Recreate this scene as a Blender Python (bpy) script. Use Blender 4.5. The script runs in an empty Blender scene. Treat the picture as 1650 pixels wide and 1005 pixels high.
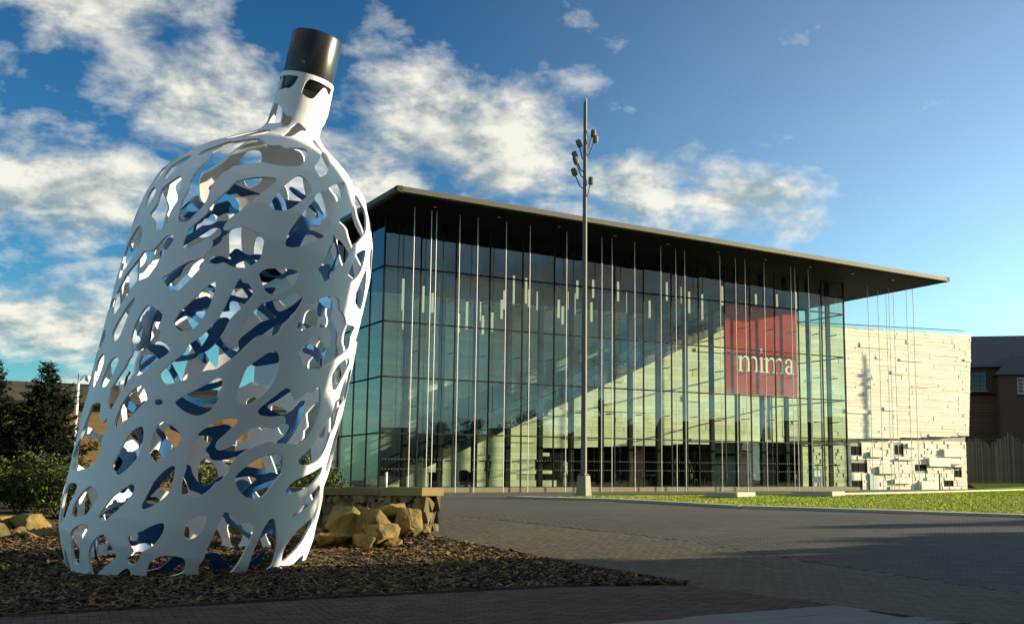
import bpy, math, random
import numpy as np
from mathutils import Vector, Matrix
R = math.radians
sc = bpy.context.scene
COL = sc.collection

# ------------------------------------------------------------------ camera, sky, sun, exposure
cam_d = bpy.data.cameras.new('camera'); cam = bpy.data.objects.new('camera', cam_d); COL.objects.link(cam)
cam.location = (0, 0, 0.2); cam.rotation_euler = (R(90 + 7.75), 0, 0)
cam_d.sensor_width = 36; cam_d.lens = 39.85
cam_d.shift_x = -0.106; cam_d.shift_y = 0.0168
cam_d.clip_start = 0.1; cam_d.clip_end = 3000
sc.camera = cam
SUN_AZ, SUN_EL = 78.0, 12.5
SKY_STRENGTH, SUN_STRENGTH, EXPOSURE = 0.05, 5.0, 1.25
sc.view_settings.view_transform = 'Standard'; sc.view_settings.look = 'None'
sc.view_settings.gamma = 1; sc.view_settings.use_curve_mapping = False
sc.view_settings.exposure = EXPOSURE
sc.cycles.max_bounces = 8; sc.cycles.transparent_max_bounces = 16; sc.cycles.glossy_bounces = 4
sc.cycles.caustics_reflective = False; sc.cycles.caustics_refractive = False

world = bpy.data.worlds.new('World'); sc.world = world; world.use_nodes = True
def build_world():
    nt = world.node_tree; N = nt.nodes; L = nt.links; N.clear()
    out = N.new('ShaderNodeOutputWorld'); bg = N.new('ShaderNodeBackground'); L.new(bg.outputs[0], out.inputs[0])
    bg.inputs[1].default_value = SKY_STRENGTH
    sky = N.new('ShaderNodeTexSky'); sky.sky_type = 'NISHITA'; sky.sun_disc = False
    sky.sun_elevation = R(SUN_EL); sky.sun_rotation = R(SUN_AZ); sky.altitude = 50
    sky.air_density = 1.0; sky.dust_density = 0.4; sky.ozone_density = 3.0
    def math_(op, a, b=None, c=None, clamp=False):
        n = N.new('ShaderNodeMath'); n.operation = op; n.use_clamp = clamp
        for i, v in enumerate((a, b, c)):
            if v is None: continue
            if isinstance(v, (int, float)): n.inputs[i].default_value = v
            else: L.new(v, n.inputs[i])
        return n.outputs[0]
    tc = N.new('ShaderNodeTexCoord'); sep = N.new('ShaderNodeSeparateXYZ'); L.new(tc.outputs['Generated'], sep.inputs[0])
    X, Y, Z = sep.outputs
    zz = math_('ADD', math_('MAXIMUM', Z, 0.0), 0.36)
    px = math_('DIVIDE', X, zz); py = math_('DIVIDE', Y, zz)
    az = math_('MULTIPLY', math_('ARCTAN2', X, Y), 57.2958); el = math_('MULTIPLY', math_('ARCSINE', Z), 57.2958)
    def noise(sx, sy, ox, oy, scale, detail, rough, dist):
        cb = N.new('ShaderNodeCombineXYZ')
        L.new(math_('MULTIPLY_ADD', px, sx, ox), cb.inputs[0]); L.new(math_('MULTIPLY_ADD', py, sy, oy), cb.inputs[1])
        n = N.new('ShaderNodeTexNoise'); L.new(cb.outputs[0], n.inputs['Vector'])
        n.inputs['Scale'].default_value = scale; n.inputs['Detail'].default_value = detail
        n.inputs['Roughness'].default_value = rough; n.inputs['Distortion'].default_value = dist
        return n.outputs[0]
    fine = noise(1, 1, 3.1, 7.7, 9.0, 9, 0.60, 0.12)
    fine2 = noise(1, 1, 3.1 + 0.040, 7.7 - 0.020, 9.0, 9, 0.60, 0.12)      # the same field a step towards the sun
    big = noise(1, 1, 11.3, 2.2, 0.8, 3, 0.5, 0.0)
    # cloud banks: azimuth, elevation, half widths, weight
    banks = [(-26, 22, 7, 2.8, .95), (-21.5, 19, 5, 3.0, .85), (-20, 17.6, 6, 3.2, .92), (-14, 15.5, 6, 3.5, .95), (-10, 18, 5, 3.8, 1.0), (-5.5, 16.5, 5, 4, 1.02), (-2, 19.5, 3, 1.8, .5), (.5, 15, 4.5, 2.4, .95),
             (6, 14.3, 4.4, 2.0, 1.08), (9.2, 13, 2.2, 1.2, .75), (-27.5, 13.2, 7, 3.4, 1.05), (-27, 7.2, 7, 2.0, 1.0), (-18, 10, 7, 3, .9), (-24, 4.2, 9, 1.2, .8), (-36, 16, 8, 7, .8), (13, 17.5, 3, .7, .3), (16, 18.3, 2, .5, .35)]
    acc = None
    for a, e, wa, we, k in banks:
        da = math_('DIVIDE', math_('SUBTRACT', az, a), wa); de = math_('DIVIDE', math_('SUBTRACT', el, e), we)
        r2 = math_('ADD', math_('MULTIPLY', da, da), math_('MULTIPLY', de, de))
        g = math_('MULTIPLY', math_('EXPONENT', math_('MULTIPLY', r2, -1.0)), k)
        acc = g if acc is None else math_('MAXIMUM', acc, g)
    # beyond these banks the same broken cloud goes on, thinning towards the sun
    away = math_('MULTIPLY', math_('SUBTRACT', math_('ABSOLUTE', math_('SUBTRACT', az, -5.0)), 32.0), 0.08, clamp=True)
    far = math_('MULTIPLY', math_('MULTIPLY', math_('SUBTRACT', big, 0.36), 3.2, clamp=True), away)
    cov = math_('MAXIMUM', acc, math_('MULTIPLY', far, 0.9))
    dens = math_('SUBTRACT', math_('MULTIPLY_ADD', cov, 0.56, math_('MULTIPLY', fine, 1.2)), 0.80)
    alpha = math_('MULTIPLY', dens, 2.9, clamp=True)
    alpha = math_('MULTIPLY', math_('MULTIPLY', alpha, math_('MULTIPLY', el, 0.35, clamp=True)), 0.93)
    relief = math_('MULTIPLY_ADD', math_('SUBTRACT', fine, fine2), 4.6, 0.66)
    thick = math_('MULTIPLY', dens, 1.3, clamp=True)
    lit = math_('SUBTRACT', relief, math_('MULTIPLY', thick, 0.35), clamp=True)
    # clear air: the sky deepened a little, and the pale haze that gathers round the low sun
    gm = N.new('ShaderNodeGamma'); L.new(sky.outputs[0], gm.inputs[0]); gm.inputs[1].default_value = SKY_GAMMA
    sc_ = N.new('ShaderNodeVectorMath'); sc_.operation = 'MULTIPLY'; L.new(gm.outputs[0], sc_.inputs[0]); sc_.inputs[1].default_value = SKY_GAIN
    dp = N.new('ShaderNodeVectorMath'); dp.operation = 'DOT_PRODUCT'; L.new(tc.outputs['Generated'], dp.inputs[0]); dp.inputs[1].default_value = (math.sin(R(SUN_AZ)) * math.cos(R(SUN_EL)), math.cos(R(SUN_AZ)) * math.cos(R(SUN_EL)), math.sin(R(SUN_EL)))
    gl = N.new('ShaderNodeMapRange'); gl.interpolation_type = 'SMOOTHSTEP'; L.new(dp.outputs['Value'], gl.inputs[0]); gl.inputs[1].default_value = 0.0; gl.inputs[2].default_value = 0.95
    lowair = math_('EXPONENT', math_('MULTIPLY', math_('MAXIMUM', el, 0.0), -0.065))
    hz = math_('MULTIPLY', math_('MULTIPLY', gl.outputs[0], lowair), HAZE_GLOW)
    hz = math_('ADD', hz, math_('MULTIPLY', math_('EXPONENT', math_('MULTIPLY', math_('MAXIMUM', el, 0.0), -0.16)), 1.3))
    hv = N.new('ShaderNodeVectorMath'); hv.operation = 'SCALE'; hv.inputs[0].default_value = (.86, 1.0, 1.02); L.new(hz, hv.inputs['Scale'])
    ad = N.new('ShaderNodeVectorMath'); ad.operation = 'ADD'; L.new(sc_.outputs[0], ad.inputs[0]); L.new(hv.outputs[0], ad.inputs[1])
    skycol = ad.outputs[0]
    ramp = N.new('ShaderNodeMixRGB'); L.new(lit, ramp.inputs[0])
    ramp.inputs[1].default_value = CLOUD_SHADE + (1,); ramp.inputs[2].default_value = CLOUD_LIT + (1,)
    mix = N.new('ShaderNodeMixRGB'); L.new(alpha, mix.inputs[0]); L.new(skycol, mix.inputs[1]); L.new(ramp.outputs[0], mix.inputs[2])
    L.new(mix.outputs[0], bg.inputs[0])
CLOUD_LIT = (8.2, 8.0, 6.9); CLOUD_SHADE = (3.1, 3.7, 3.8)
SKY_GAMMA, SKY_GAIN, HAZE_GLOW = 1.6, (.24, .53, .54), 13.5
build_world()
sun_d = bpy.data.lights.new('sun', 'SUN'); sun = bpy.data.objects.new('sun', sun_d); COL.objects.link(sun)
sun_d.energy = SUN_STRENGTH; sun_d.angle = R(0.5); sun_d.color = (1.0, 0.83, 0.55)
sdir = Vector((math.sin(R(SUN_AZ)) * math.cos(R(SUN_EL)), math.cos(R(SUN_AZ)) * math.cos(R(SUN_EL)), math.sin(R(SUN_EL))))
sun.rotation_euler = sdir.to_track_quat('Z', 'Y').to_euler(); sun.location = sdir * 100

# ------------------------------------------------------------------ materials
def mat(name, col, rough=0.7, var=0.15, scale=3.0, bump=0.0, bscale=40.0, metallic=0.0, rnd=0.0, attr=False, spec=0.5, col2=None, detail=6, stretch=(1, 1, 1), emit=0.0):
    m = bpy.data.materials.new(name); m.use_nodes = True
    nt = m.node_tree; N = nt.nodes; L = nt.links; b = N['Principled BSDF']
    b.inputs['Roughness'].default_value = rough; b.inputs['Metallic'].default_value = metallic
    b.inputs['Specular IOR Level'].default_value = spec
    tc = N.new('ShaderNodeTexCoord'); mp = N.new('ShaderNodeMapping'); L.new(tc.outputs['Object'], mp.inputs[0]); mp.inputs['Scale'].default_value = stretch
    n = N.new('ShaderNodeTexNoise'); L.new(mp.outputs[0], n.inputs['Vector']); n.inputs['Scale'].default_value = scale; n.inputs['Detail'].default_value = detail; n.inputs['Roughness'].default_value = 0.65
    mx = N.new('ShaderNodeMixRGB'); L.new(n.outputs[0], mx.inputs[0])
    c2 = col2 if col2 else tuple(min(1, c * (1 + var)) for c in col)
    c1 = col if col2 else tuple(c * (1 - var) for c in col)
    mx.inputs[1].default_value = tuple(c1) + (1,); mx.inputs[2].default_value = tuple(c2) + (1,)
    if col2:
        cr = N.new('ShaderNodeMapRange'); L.new(n.outputs[0], cr.inputs[0]); cr.inputs[1].default_value = .35; cr.inputs[2].default_value = .65; L.new(cr.outputs[0], mx.inputs[0])
    res = mx.outputs[0]
    if rnd or attr:
        hs = N.new('ShaderNodeHueSaturation'); L.new(res, hs.inputs['Color'])
        mr = N.new('ShaderNodeMapRange'); mr.inputs[3].default_value = 1 - (rnd or .3); mr.inputs[4].default_value = 1 + (rnd or .3)
        if attr:
            a = N.new('ShaderNodeAttribute'); a.attribute_name = 'tone'; L.new(a.outputs['Fac'], mr.inputs[0])
        else:
            oi = N.new('ShaderNodeObjectInfo'); L.new(oi.outputs['Random'], mr.inputs[0])
        L.new(mr.outputs[0], hs.inputs['Value']); res = hs.outputs[0]
    L.new(res, b.inputs['Base Color'])
    if bump:
        n2 = N.new('ShaderNodeTexNoise'); L.new(mp.outputs[0], n2.inputs['Vector']); n2.inputs['Scale'].default_value = bscale; n2.inputs['Detail'].default_value = 5
        bp = N.new('ShaderNodeBump'); bp.inputs['Strength'].default_value = bump; bp.inputs['Distance'].default_value = 0.02
        L.new(n2.outputs[0], bp.inputs['Height']); L.new(bp.outputs[0], b.inputs['Normal'])
    if emit:
        b.inputs['Emission Color'].default_value = tuple(col) + (1,); b.inputs['Emission Strength'].default_value = emit
    return m
def glass_mat(name, tint, ior, rough=0.0, base=0.0, wave=0.0):
    m = bpy.data.materials.new(name); m.use_nodes = True
    nt = m.node_tree; N = nt.nodes; L = nt.links; N.clear()
    o = N.new('ShaderNodeOutputMaterial'); mix = N.new('ShaderNodeMixShader'); t = N.new('ShaderNodeBsdfTransparent'); g = N.new('ShaderNodeBsdfGlossy')
    t.inputs[0].default_value = tuple(tint) + (1,); g.inputs['Roughness'].default_value = rough; g.inputs[0].default_value = (.9, .97, 1, 1)
    geo = N.new('ShaderNodeNewGeometry'); dt = N.new('ShaderNodeVectorMath'); dt.operation = 'DOT_PRODUCT'
    L.new(geo.outputs['Incoming'], dt.inputs[0]); L.new(geo.outputs['Normal'], dt.inputs[1])
    def mt(op, a, b):
        n = N.new('ShaderNodeMath'); n.operation = op
        for i, v in enumerate((a, b)):
            if v is None: continue
            if isinstance(v, (int, float)): n.inputs[i].default_value = v
            else: L.new(v, n.inputs[i])
        return n.outputs[0]
    r0 = ((ior - 1) / (ior + 1)) ** 2
    f5 = mt('POWER', mt('SUBTRACT', 1.0, mt('ABSOLUTE', dt.outputs['Value'], None)), 5.0)
    fres = mt('ADD', mt('MULTIPLY', f5, 1 - r0), r0)
    if wave:
        tc = N.new('ShaderNodeTexCoord'); nz = N.new('ShaderNodeTexNoise'); L.new(tc.outputs['Object'], nz.inputs['Vector']); nz.inputs['Scale'].default_value = .5; nz.inputs['Detail'].default_value = 1
        bp = N.new('ShaderNodeBump'); bp.inputs['Strength'].default_value = wave; bp.inputs['Distance'].default_value = .05; L.new(nz.outputs[0], bp.inputs['Height'])
        oi = N.new('ShaderNodeObjectInfo'); wn = N.new('ShaderNodeTexWhiteNoise'); wn.noise_dimensions = '1D'; L.new(oi.outputs['Random'], wn.inputs['W'])
        v1 = N.new('ShaderNodeVectorMath'); v1.operation = 'SUBTRACT'; L.new(wn.outputs['Color'], v1.inputs[0]); v1.inputs[1].default_value = (.5, .5, .5)
        v2 = N.new('ShaderNodeVectorMath'); v2.operation = 'SCALE'; L.new(v1.outputs[0], v2.inputs[0]); v2.inputs['Scale'].default_value = .014
        v3 = N.new('ShaderNodeVectorMath'); v3.operation = 'ADD'; L.new(bp.outputs[0], v3.inputs[0]); L.new(v2.outputs[0], v3.inputs[1]); L.new(v3.outputs[0], g.inputs['Normal'])
    L.new(fres, mix.inputs[0]); L.new(t.outputs[0], mix.inputs[1]); L.new(g.outputs[0], mix.inputs[2]); L.new(mix.outputs[0], o.inputs[0])
    return m
M = {}
M['ground'] = mat('ground_earth', (.07, .065, .05), .95, .3, .4, .3, 8)
M['paving'] = mat('paving_grey', (.068, .063, .051), .75, .45, .35, .2, 30, attr=True, rnd=.2)
M['paver_obj'] = mat('paver_grey', (.068, .063, .051), .75, .45, .35, .2, 30, rnd=.2)
M['paving_far'] = mat('paving_far', (.064, .059, .047), .75, .45, .3, .3, 25, stretch=(1, 1, 1))
M['band'] = mat('paving_buff', (.085, .073, .046), .75, .25, .3, .25, 30, attr=True, rnd=.22)
M['band_obj'] = mat('paver_buff', (.085, .073, .046), .75, .25, .3, .25, 30, rnd=.22)
M['joint'] = mat('joint_sand', (.04, .038, .034), .95, .3, 3)
M['brick_pave'] = mat('brick_paver', (.072, .040, .024), .8, .25, 1.0, .25, 60, rnd=.4)
M['brick_pave_j'] = mat('brick_paver_run', (.072, .040, .024), .8, .25, 1.0, .25, 60, attr=True, rnd=.4)
M['slab'] = mat('concrete_slab', (.16, .16, .155), .8, .2, .8, .2, 40, rnd=.1)
M['kerb'] = mat('kerb_concrete', (.36, .34, .28), .85, .2, 2, .3, 30, rnd=.12)
M['soil'] = mat('mulch_soil', (.03, .021, .013), .95, .4, 6, .5, 30)
M['chip'] = mat('bark_chip', (.125, .074, .024), .8, .3, 20, attr=True, rnd=.95)
M['grass'] = mat('lawn_soil', (.22, .27, .012), .95, .35, .5, .3, 30)
M['blade'] = mat('grass_blade', (.36, .42, .014), .7, .5, .35, attr=True, rnd=.4, spec=.2)
M['stone'] = mat('wall_stone', (.77, .745, .62), .85, .16, 2.5, .3, 25, rnd=.12)
M['stone_j'] = mat('wall_stone_run', (.77, .745, .62), .85, .16, 2.5, .3, 25, attr=True, rnd=.12)
M['backing'] = mat('wall_joint', (.42, .40, .33), .9, .1, 3)
M['black'] = mat('dark_steel', (.007, .007, .007), .7, .2, 3, spec=.2)
M['steel'] = mat('grey_steel', (.010, .011, .012), .7, .15, 2, spec=.15)
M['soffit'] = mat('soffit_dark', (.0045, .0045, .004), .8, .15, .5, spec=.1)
M['fascia'] = mat('roof_edge', (.070, .062, .038), .6, .12, 1)
M['rod'] = mat('white_rod', (.62, .60, .58), .4, .08, 2)
M['floor_in'] = mat('gallery_floor', (.09, .09, .085), .3, .15, 1)
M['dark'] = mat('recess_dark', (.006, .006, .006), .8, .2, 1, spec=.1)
M['render'] = mat('white_render', (.55, .56, .56), .8, .06, 1)
M['inwall'] = mat('gallery_grey', (.30, .29, .27), .85, .08, .6)
M['glass'] = glass_mat('facade_glass', (.76, .86, .74), 1.66, 0.0, wave=.03)
M['clearglass'] = glass_mat('balustrade_glass', (.82, .95, .92), 1.5)
M['winglass'] = mat('window_glass', (.02, .025, .03), .08, .1, 1, spec=.8)
M['lamp_tube'] = mat('pendant_tube', (.95, .86, .55), .4, .03, 1, emit=.22)
M['red'] = mat('banner_red', (.48, .036, .009), .75, .06, .8, spec=.1)
M['letter'] = mat('letter_white', (.80, .82, .76), .6, .03, 1)
M['white'] = mat('white_paint', (.76, .77, .78), .5, .09, 1.6, .12, 25, stretch=(1, 1, .25))
M['blue'] = mat('blue_paint', (.006, .075, .23), .35, .15, 1.5)
M['capmat'] = mat('black_cap', (.012, .012, .012), .3, .2, 2)
M['rock'] = mat('sandstone_rock', (.19, .122, .03), .9, .6, 3.2, 1.0, 9, rnd=.25, col2=(.075, .068, .02))
M['rubble'] = mat('rubble_stone', (.17, .13, .06), .9, .45, 7, 1.0, 14, rnd=.45)
M['coping'] = mat('coping_stone', (.17, .13, .05), .9, .25, 4, .5, 14, rnd=.12)
M['bark'] = mat('tree_bark', (.05, .038, .028), .95, .3, 6, .6, 30)
M['needle'] = mat('conifer_needle', (.009, .015, .007), .85, .3, 2, attr=True, rnd=.5, spec=.1)
M['leaf'] = mat('shrub_leaf', (.055, .08, .015), .65, .3, 2, attr=True, rnd=.5, spec=.3)
M['brick_w'] = mat('brick_wall', (.17, .085, .035), .9, .25, 2, .5, 25)
M['brick_row'] = mat('brick_course', (.15, .075, .04), .9, .25, 3, rnd=.3)
M['tile_roof'] = mat('brown_tile', (.085, .06, .035), .85, .25, .5, .4, 6, stretch=(1, 1, 8))
M['slate'] = mat('slate_roof', (.05, .055, .065), .6, .2, 1.5, .4, 10)
M['timber'] = mat('weathered_timber', (.13, .12, .10), .9, .35, 3, .4, 20, rnd=.35, stretch=(6, 6, .6))
M['lampgrey'] = mat('lamp_grey', (.14, .135, .11), .6, .15, 2, spec=.3)
M['lampbase'] = mat('lamp_concrete', (.22, .205, .175), .8, .15, 3, .2, 30)
M['cloth1'] = mat('dark_cloth', (.02, .02, .024), .9, .2, 6)
M['cloth2'] = mat('pale_cloth', (.5, .5, .45), .9, .2, 6)
M['skin'] = mat('skin', (.45, .28, .2), .6, .1, 5)
M['signblue'] = mat('sign_blue', (.03, .10, .42), .5, .1, 2)

# ------------------------------------------------------------------ helpers
class MB:
    def __init__(s): s.v = []; s.f = []; s.t = []
    def add(s, vs, fs, tone=None):
        o = len(s.v); s.v += [tuple(v) for v in vs]; s.f += [tuple(i + o for i in f) for f in fs]
        if tone is not None: s.t += [tone] * len(fs)
    def box(s, x0, x1, y0, y1, z0, z1, tone=None):
        s.add([(x0, y0, z0), (x1, y0, z0), (x1, y1, z0), (x0, y1, z0), (x0, y0, z1), (x1, y0, z1), (x1, y1, z1), (x0, y1, z1)],
              [(3, 2, 1, 0), (4, 5, 6, 7), (0, 1, 5, 4), (1, 2, 6, 5), (2, 3, 7, 6), (3, 0, 4, 7)], tone)
    def hexa(s, p, tone=None):
        s.add(p, [(3, 2, 1, 0), (4, 5, 6, 7), (0, 1, 5, 4), (1, 2, 6, 5), (2, 3, 7, 6), (3, 0, 4, 7)], tone)
    def tube(s, pts, rad, n=8, cap=True):
        pts = [Vector(p) for p in pts]; rad = rad if isinstance(rad, (list, tuple)) else [rad] * len(pts); o = len(s.v)
        for i, p in enumerate(pts):
            d = (pts[min(i + 1, len(pts) - 1)] - pts[max(i - 1, 0)]).normalized()
            a = Vector((1, 0, 0)) if abs(d.x) < .9 else Vector((0, 1, 0)); u = d.cross(a).normalized(); w = d.cross(u)
            for k in range(n):
                t = 2 * math.pi * k / n; s.v.append(tuple(p + rad[i] * (math.cos(t) * u + math.sin(t) * w)))
        for i in range(len(pts) - 1):
            for k in range(n):
                k2 = (k + 1) % n; s.f.append((o + i * n + k, o + i * n + k2, o + (i + 1) * n + k2, o + (i + 1) * n + k))
        if cap:
            s.f.append(tuple(o + k for k in range(n))[::-1]); s.f.append(tuple(o + (len(pts) - 1) * n + k for k in range(n)))
    def prism(s, poly, y0, y1):          # polygon in x,z extruded along y
        n = len(poly); s.add([(x, y0, z) for x, z in poly] + [(x, y1, z) for x, z in poly],
            [tuple(range(n)), tuple(range(2 * n - 1, n - 1, -1))] + [(i, n + i, n + (i + 1) % n, (i + 1) % n) for i in range(n)])
    def mesh(s, name, m, smooth=False):
        me = bpy.data.meshes.new(name); me.from_pydata(s.v, [], s.f); me.materials.append(m)
        if s.t and len(s.t) == len(s.f):
            a = me.attributes.new('tone', 'FLOAT', 'FACE'); a.data.foreach_set('value', s.t)
        if smooth: me.polygons.foreach_set('use_smooth', [True] * len(me.polygons))
        me.update(); return me
    def build(s, name, m, parent=None, smooth=False): return link(name, s.mesh(name, m, smooth), parent)
def link(name, me, parent=None, loc=None, rot=None, scale=None):
    o = bpy.data.objects.new(name, me); COL.objects.link(o)
    if parent: o.parent = parent
    if loc is not None: o.location = loc
    if rot is not None: o.rotation_euler = rot
    if scale is not None: o.scale = scale
    return o
def empty(name, loc=(0, 0, 0), rz=0):
    o = bpy.data.objects.new(name, None); COL.objects.link(o); o.location = loc; o.rotation_euler = (0, 0, rz); return o
def tag(o, label=None, cat=None, group=None, kind=None):
    if label: o['label'] = label
    if cat: o['category'] = cat
    if group: o['group'] = group
    if kind: o['kind'] = kind
    return o
def bevel(o, w=.01, seg=1):
    m = o.modifiers.new('bevel', 'BEVEL'); m.width = w; m.segments = seg; m.limit_method = 'ANGLE'; return o
def copy_tree(o, parent=None):
    c = o.copy(); COL.objects.link(c); c.parent = parent
    for ch in list(o.children): copy_tree(ch, c)
    return c
_ub = MB(); _ub.box(-.5, .5, -.5, .5, -.5, .5)
_unit = {}
def unit(m):
    if m.name not in _unit: _unit[m.name] = _ub.mesh('block', m)
    return _unit[m.name]
def block(name, m, parent, x0, x1, y0, y1, z0, z1):
    return link(name, unit(m), parent, ((x0 + x1) / 2, (y0 + y1) / 2, (z0 + z1) / 2), None, (x1 - x0, y1 - y0, z1 - z0))
rng = random.Random(7)

# ------------------------------------------------------------------ terrain
GY = [-400, 0, 10, 12, 16, 18, 22, 26, 30, 38, 900]
GZ = [-1.40, -1.38, -1.34, -1.30, -1.20, -1.10, -.80, -.62, -.48, -.25, -.25]
def gz(y): return float(np.interp(y, GY, GZ))
def clip_y(poly, y0, y1):
    for s, lim in ((1, y0), (-1, y1)):
        out = []
        for i, p in enumerate(poly):
            q = poly[(i + 1) % len(poly)]; a = s * (p[1] - lim); b = s * (q[1] - lim)
            if a >= 0: out.append(p)
            if (a > 0 > b) or (a < 0 < b):
                t = a / (a - b); out.append((p[0] + t * (q[0] - p[0]), p[1] + t * (q[1] - p[1])))
        poly = out
        if len(poly) < 3: return []
    return poly
def sheet(name, poly, off, m, parent=None, kind='structure', thick=0.0):
    mb = MB()
    for a, b in zip(GY[:-1], GY[1:]):
        c = clip_y(poly, a, b)
        if len(c) < 3: continue
        ar = sum(c[i][0] * c[(i + 1) % len(c)][1] - c[(i + 1) % len(c)][0] * c[i][1] for i in range(len(c)))
        if ar < 0: c = c[::-1]
        mb.add([(x, y, gz(y) + off) for x, y in c], [tuple(range(len(c)))])
    if thick:
        n = len(poly)
        for i in range(n):
            p, q = poly[i], poly[(i + 1) % n]
            mb.add([(p[0], p[1], gz(p[1]) + off - thick), (q[0], q[1], gz(q[1]) + off - thick), (q[0], q[1], gz(q[1]) + off), (p[0], p[1], gz(p[1]) + off)], [(0, 1, 2, 3)])
    o = mb.build(name, m, parent)
    if kind and not parent: o['kind'] = kind
    return o
def inside(x, y, poly):
    c = False; n = len(poly)
    for i in range(n):
        x1, y1 = poly[i]; x2, y2 = poly[(i + 1) % n]
        if (y1 > y) != (y2 > y) and x < (x2 - x1) * (y - y1) / (y2 - y1) + x1: c = not c
    return c
sheet('ground', [(-900, -400), (900, -400), (900, 900), (-900, 900)], -.03, M['ground'])
# the line between the bed with its brick path and the plaza paving
LA, LB = (-3.75, 22.05), (2.55, 13.95)
ld = Vector((LB[0] - LA[0], LB[1] - LA[1])).normalized()
FAR_BAND = (-5.3, 30.0)
plaza_poly = [(-9, 31), (-4.6, 23.1), LA, LB, (5.2, 10.5), (9, 5), (60, 5), (60, 130), (-60, 130), (-60, 31)]
plaza = sheet('plaza_paving', plaza_poly, .0, M['paving_far'])
slab_poly = [(-16, 3.5), (9, 5), (5.2, 10.5), LB, (0, 12.46), (-10, 7.0)]
path_poly = [(-16, 8.6), (-6.9, 12.92), (-4.23, 14.30), (-.85, 15.80), (.95, 16.45), LB, (0, 12.46), (-10, 6.95), (-16, 3.5)]
bed_poly = [(-34, 4), (-16, 8.6), (-6.9, 12.92), (-4.23, 14.30), (-.85, 15.80), (.95, 16.0), LA, (-4.6, 23.1), (-9, 31), (-34, 31)]
slabs = sheet('concrete_pavement', slab_poly, -.008, M['joint'])
path = sheet('brick_path', path_poly, -.006, M['joint'])
bed = sheet('planting_bed', bed_poly, .012, M['soil'])

def lay(parent, poly, origin, ang, lu, lv, gap, top, m_obj, m_run, name, ymax, nmax=300, ymin=11.3, bond=True, xr=None, h=.03):
    """pieces in running bond; the nearest become objects, the rest one run"""
    ca, sa = math.cos(ang), math.sin(ang); cells = []
    us = [(p[0] - origin[0]) * ca + (p[1] - origin[1]) * sa for p in poly]; vs = [-(p[0] - origin[0]) * sa + (p[1] - origin[1]) * ca for p in poly]
    for j in range(int(min(vs) // lv), int(max(vs) // lv) + 1):
        for i in range(int(min(us) // lu) - 1, int(max(us) // lu) + 1):
            u = (i + (.5 * (j % 2) if bond else 0)) * lu + lu / 2; v = j * lv + lv / 2
            x = origin[0] + u * ca - v * sa; y = origin[1] + u * sa + v * ca
            if y > ymax or y < ymin or not inside(x, y, poly): continue
            if abs(x - (-.106 + .0) * 0) > .60 * y + 1.5: continue
            vis = -0.56 * y < x < .37 * y and y > 12.3
            cells.append((0 if vis else 1, math.hypot(x, y), x, y))
    cells.sort(); mb = MB(); a, b = lu / 2 - gap, lv / 2 - gap
    me = None
    for k, (_, d, x, y) in enumerate(cells):
        dz = rng.uniform(-.0015, .0015); sl = (gz(y + .2) - gz(y - .2)) / .4; z = gz(y) + top + dz
        c = [(du * ca - dv * sa, du * sa + dv * ca) for du, dv in ((-a, -b), (a, -b), (a, b), (-a, b))]; e = .006
        ci = [(du * ca - dv * sa, du * sa + dv * ca) for du, dv in ((-a + e, -b + e), (a - e, -b + e), (a - e, b - e), (-a + e, b - e))]
        vs_ = [(p[0], p[1], p[1] * sl - h) for p in c] + [(p[0], p[1], p[1] * sl - .004) for p in c] + [(p[0], p[1], p[1] * sl) for p in ci]
        fs_ = [(0, 1, 5, 4), (1, 2, 6, 5), (2, 3, 7, 6), (3, 0, 4, 7), (4, 5, 9, 8), (5, 6, 10, 9), (6, 7, 11, 10), (7, 4, 8, 11), (8, 9, 10, 11)]
        if k < nmax:
            one = MB(); one.add(vs_, fs_); link(name, one.mesh(name, m_obj), parent, (x, y, z))
        else:
            mb.add([(p[0] + x, p[1] + y, p[2] + z) for p in vs_], fs_, rng.random())
    if mb.v: o = mb.build(name + '_run', m_run, parent); o['kind'] = 'stuff'
lay(path, path_poly, LB, R(26), .215, .108, .004, .012, M['brick_pave'], M['brick_pave_j'], 'brick', 24)
lay(slabs, slab_poly, LB, R(28.8), 1.2, .6, .005, .010, M['slab'], M['slab'], 'slab', 15, 200, 9)
bn = Vector((-ld.y, ld.x))
band_poly = [LA, LB, (4.3, 11.7), (4.3 + bn.x * 2.0, 11.7 + bn.y * 2.0 + 1.0), (4.1, 17.0), (1.37, 20.9), (-1.2, 23.9), (-3.9, 27.4), (-5.6, 29.2), (-6.0, 25.4), (-4.6, 23.1)]
near_plaza = [LB, (4.6, 11.3), (15, 11.3), (17, 28), (-5, 30), (-5.6, 29.2), (-3.9, 27.4), (1.37, 20.9), (4.1, 17.0), (4.3 + bn.x * 2.0, 11.7 + bn.y * 2.0 + 1.0), (4.3, 11.7)]
lay(plaza, band_poly, LA, math.atan2(ld.y, ld.x), .21, .105, .003, .012, M['band_obj'], M['band'], 'paver', 30, 300)
lay(plaza, near_plaza, LA, R(9), .30, .105, .003, .011, M['paver_obj'], M['paving'], 'sett', 28, 300)

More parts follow.
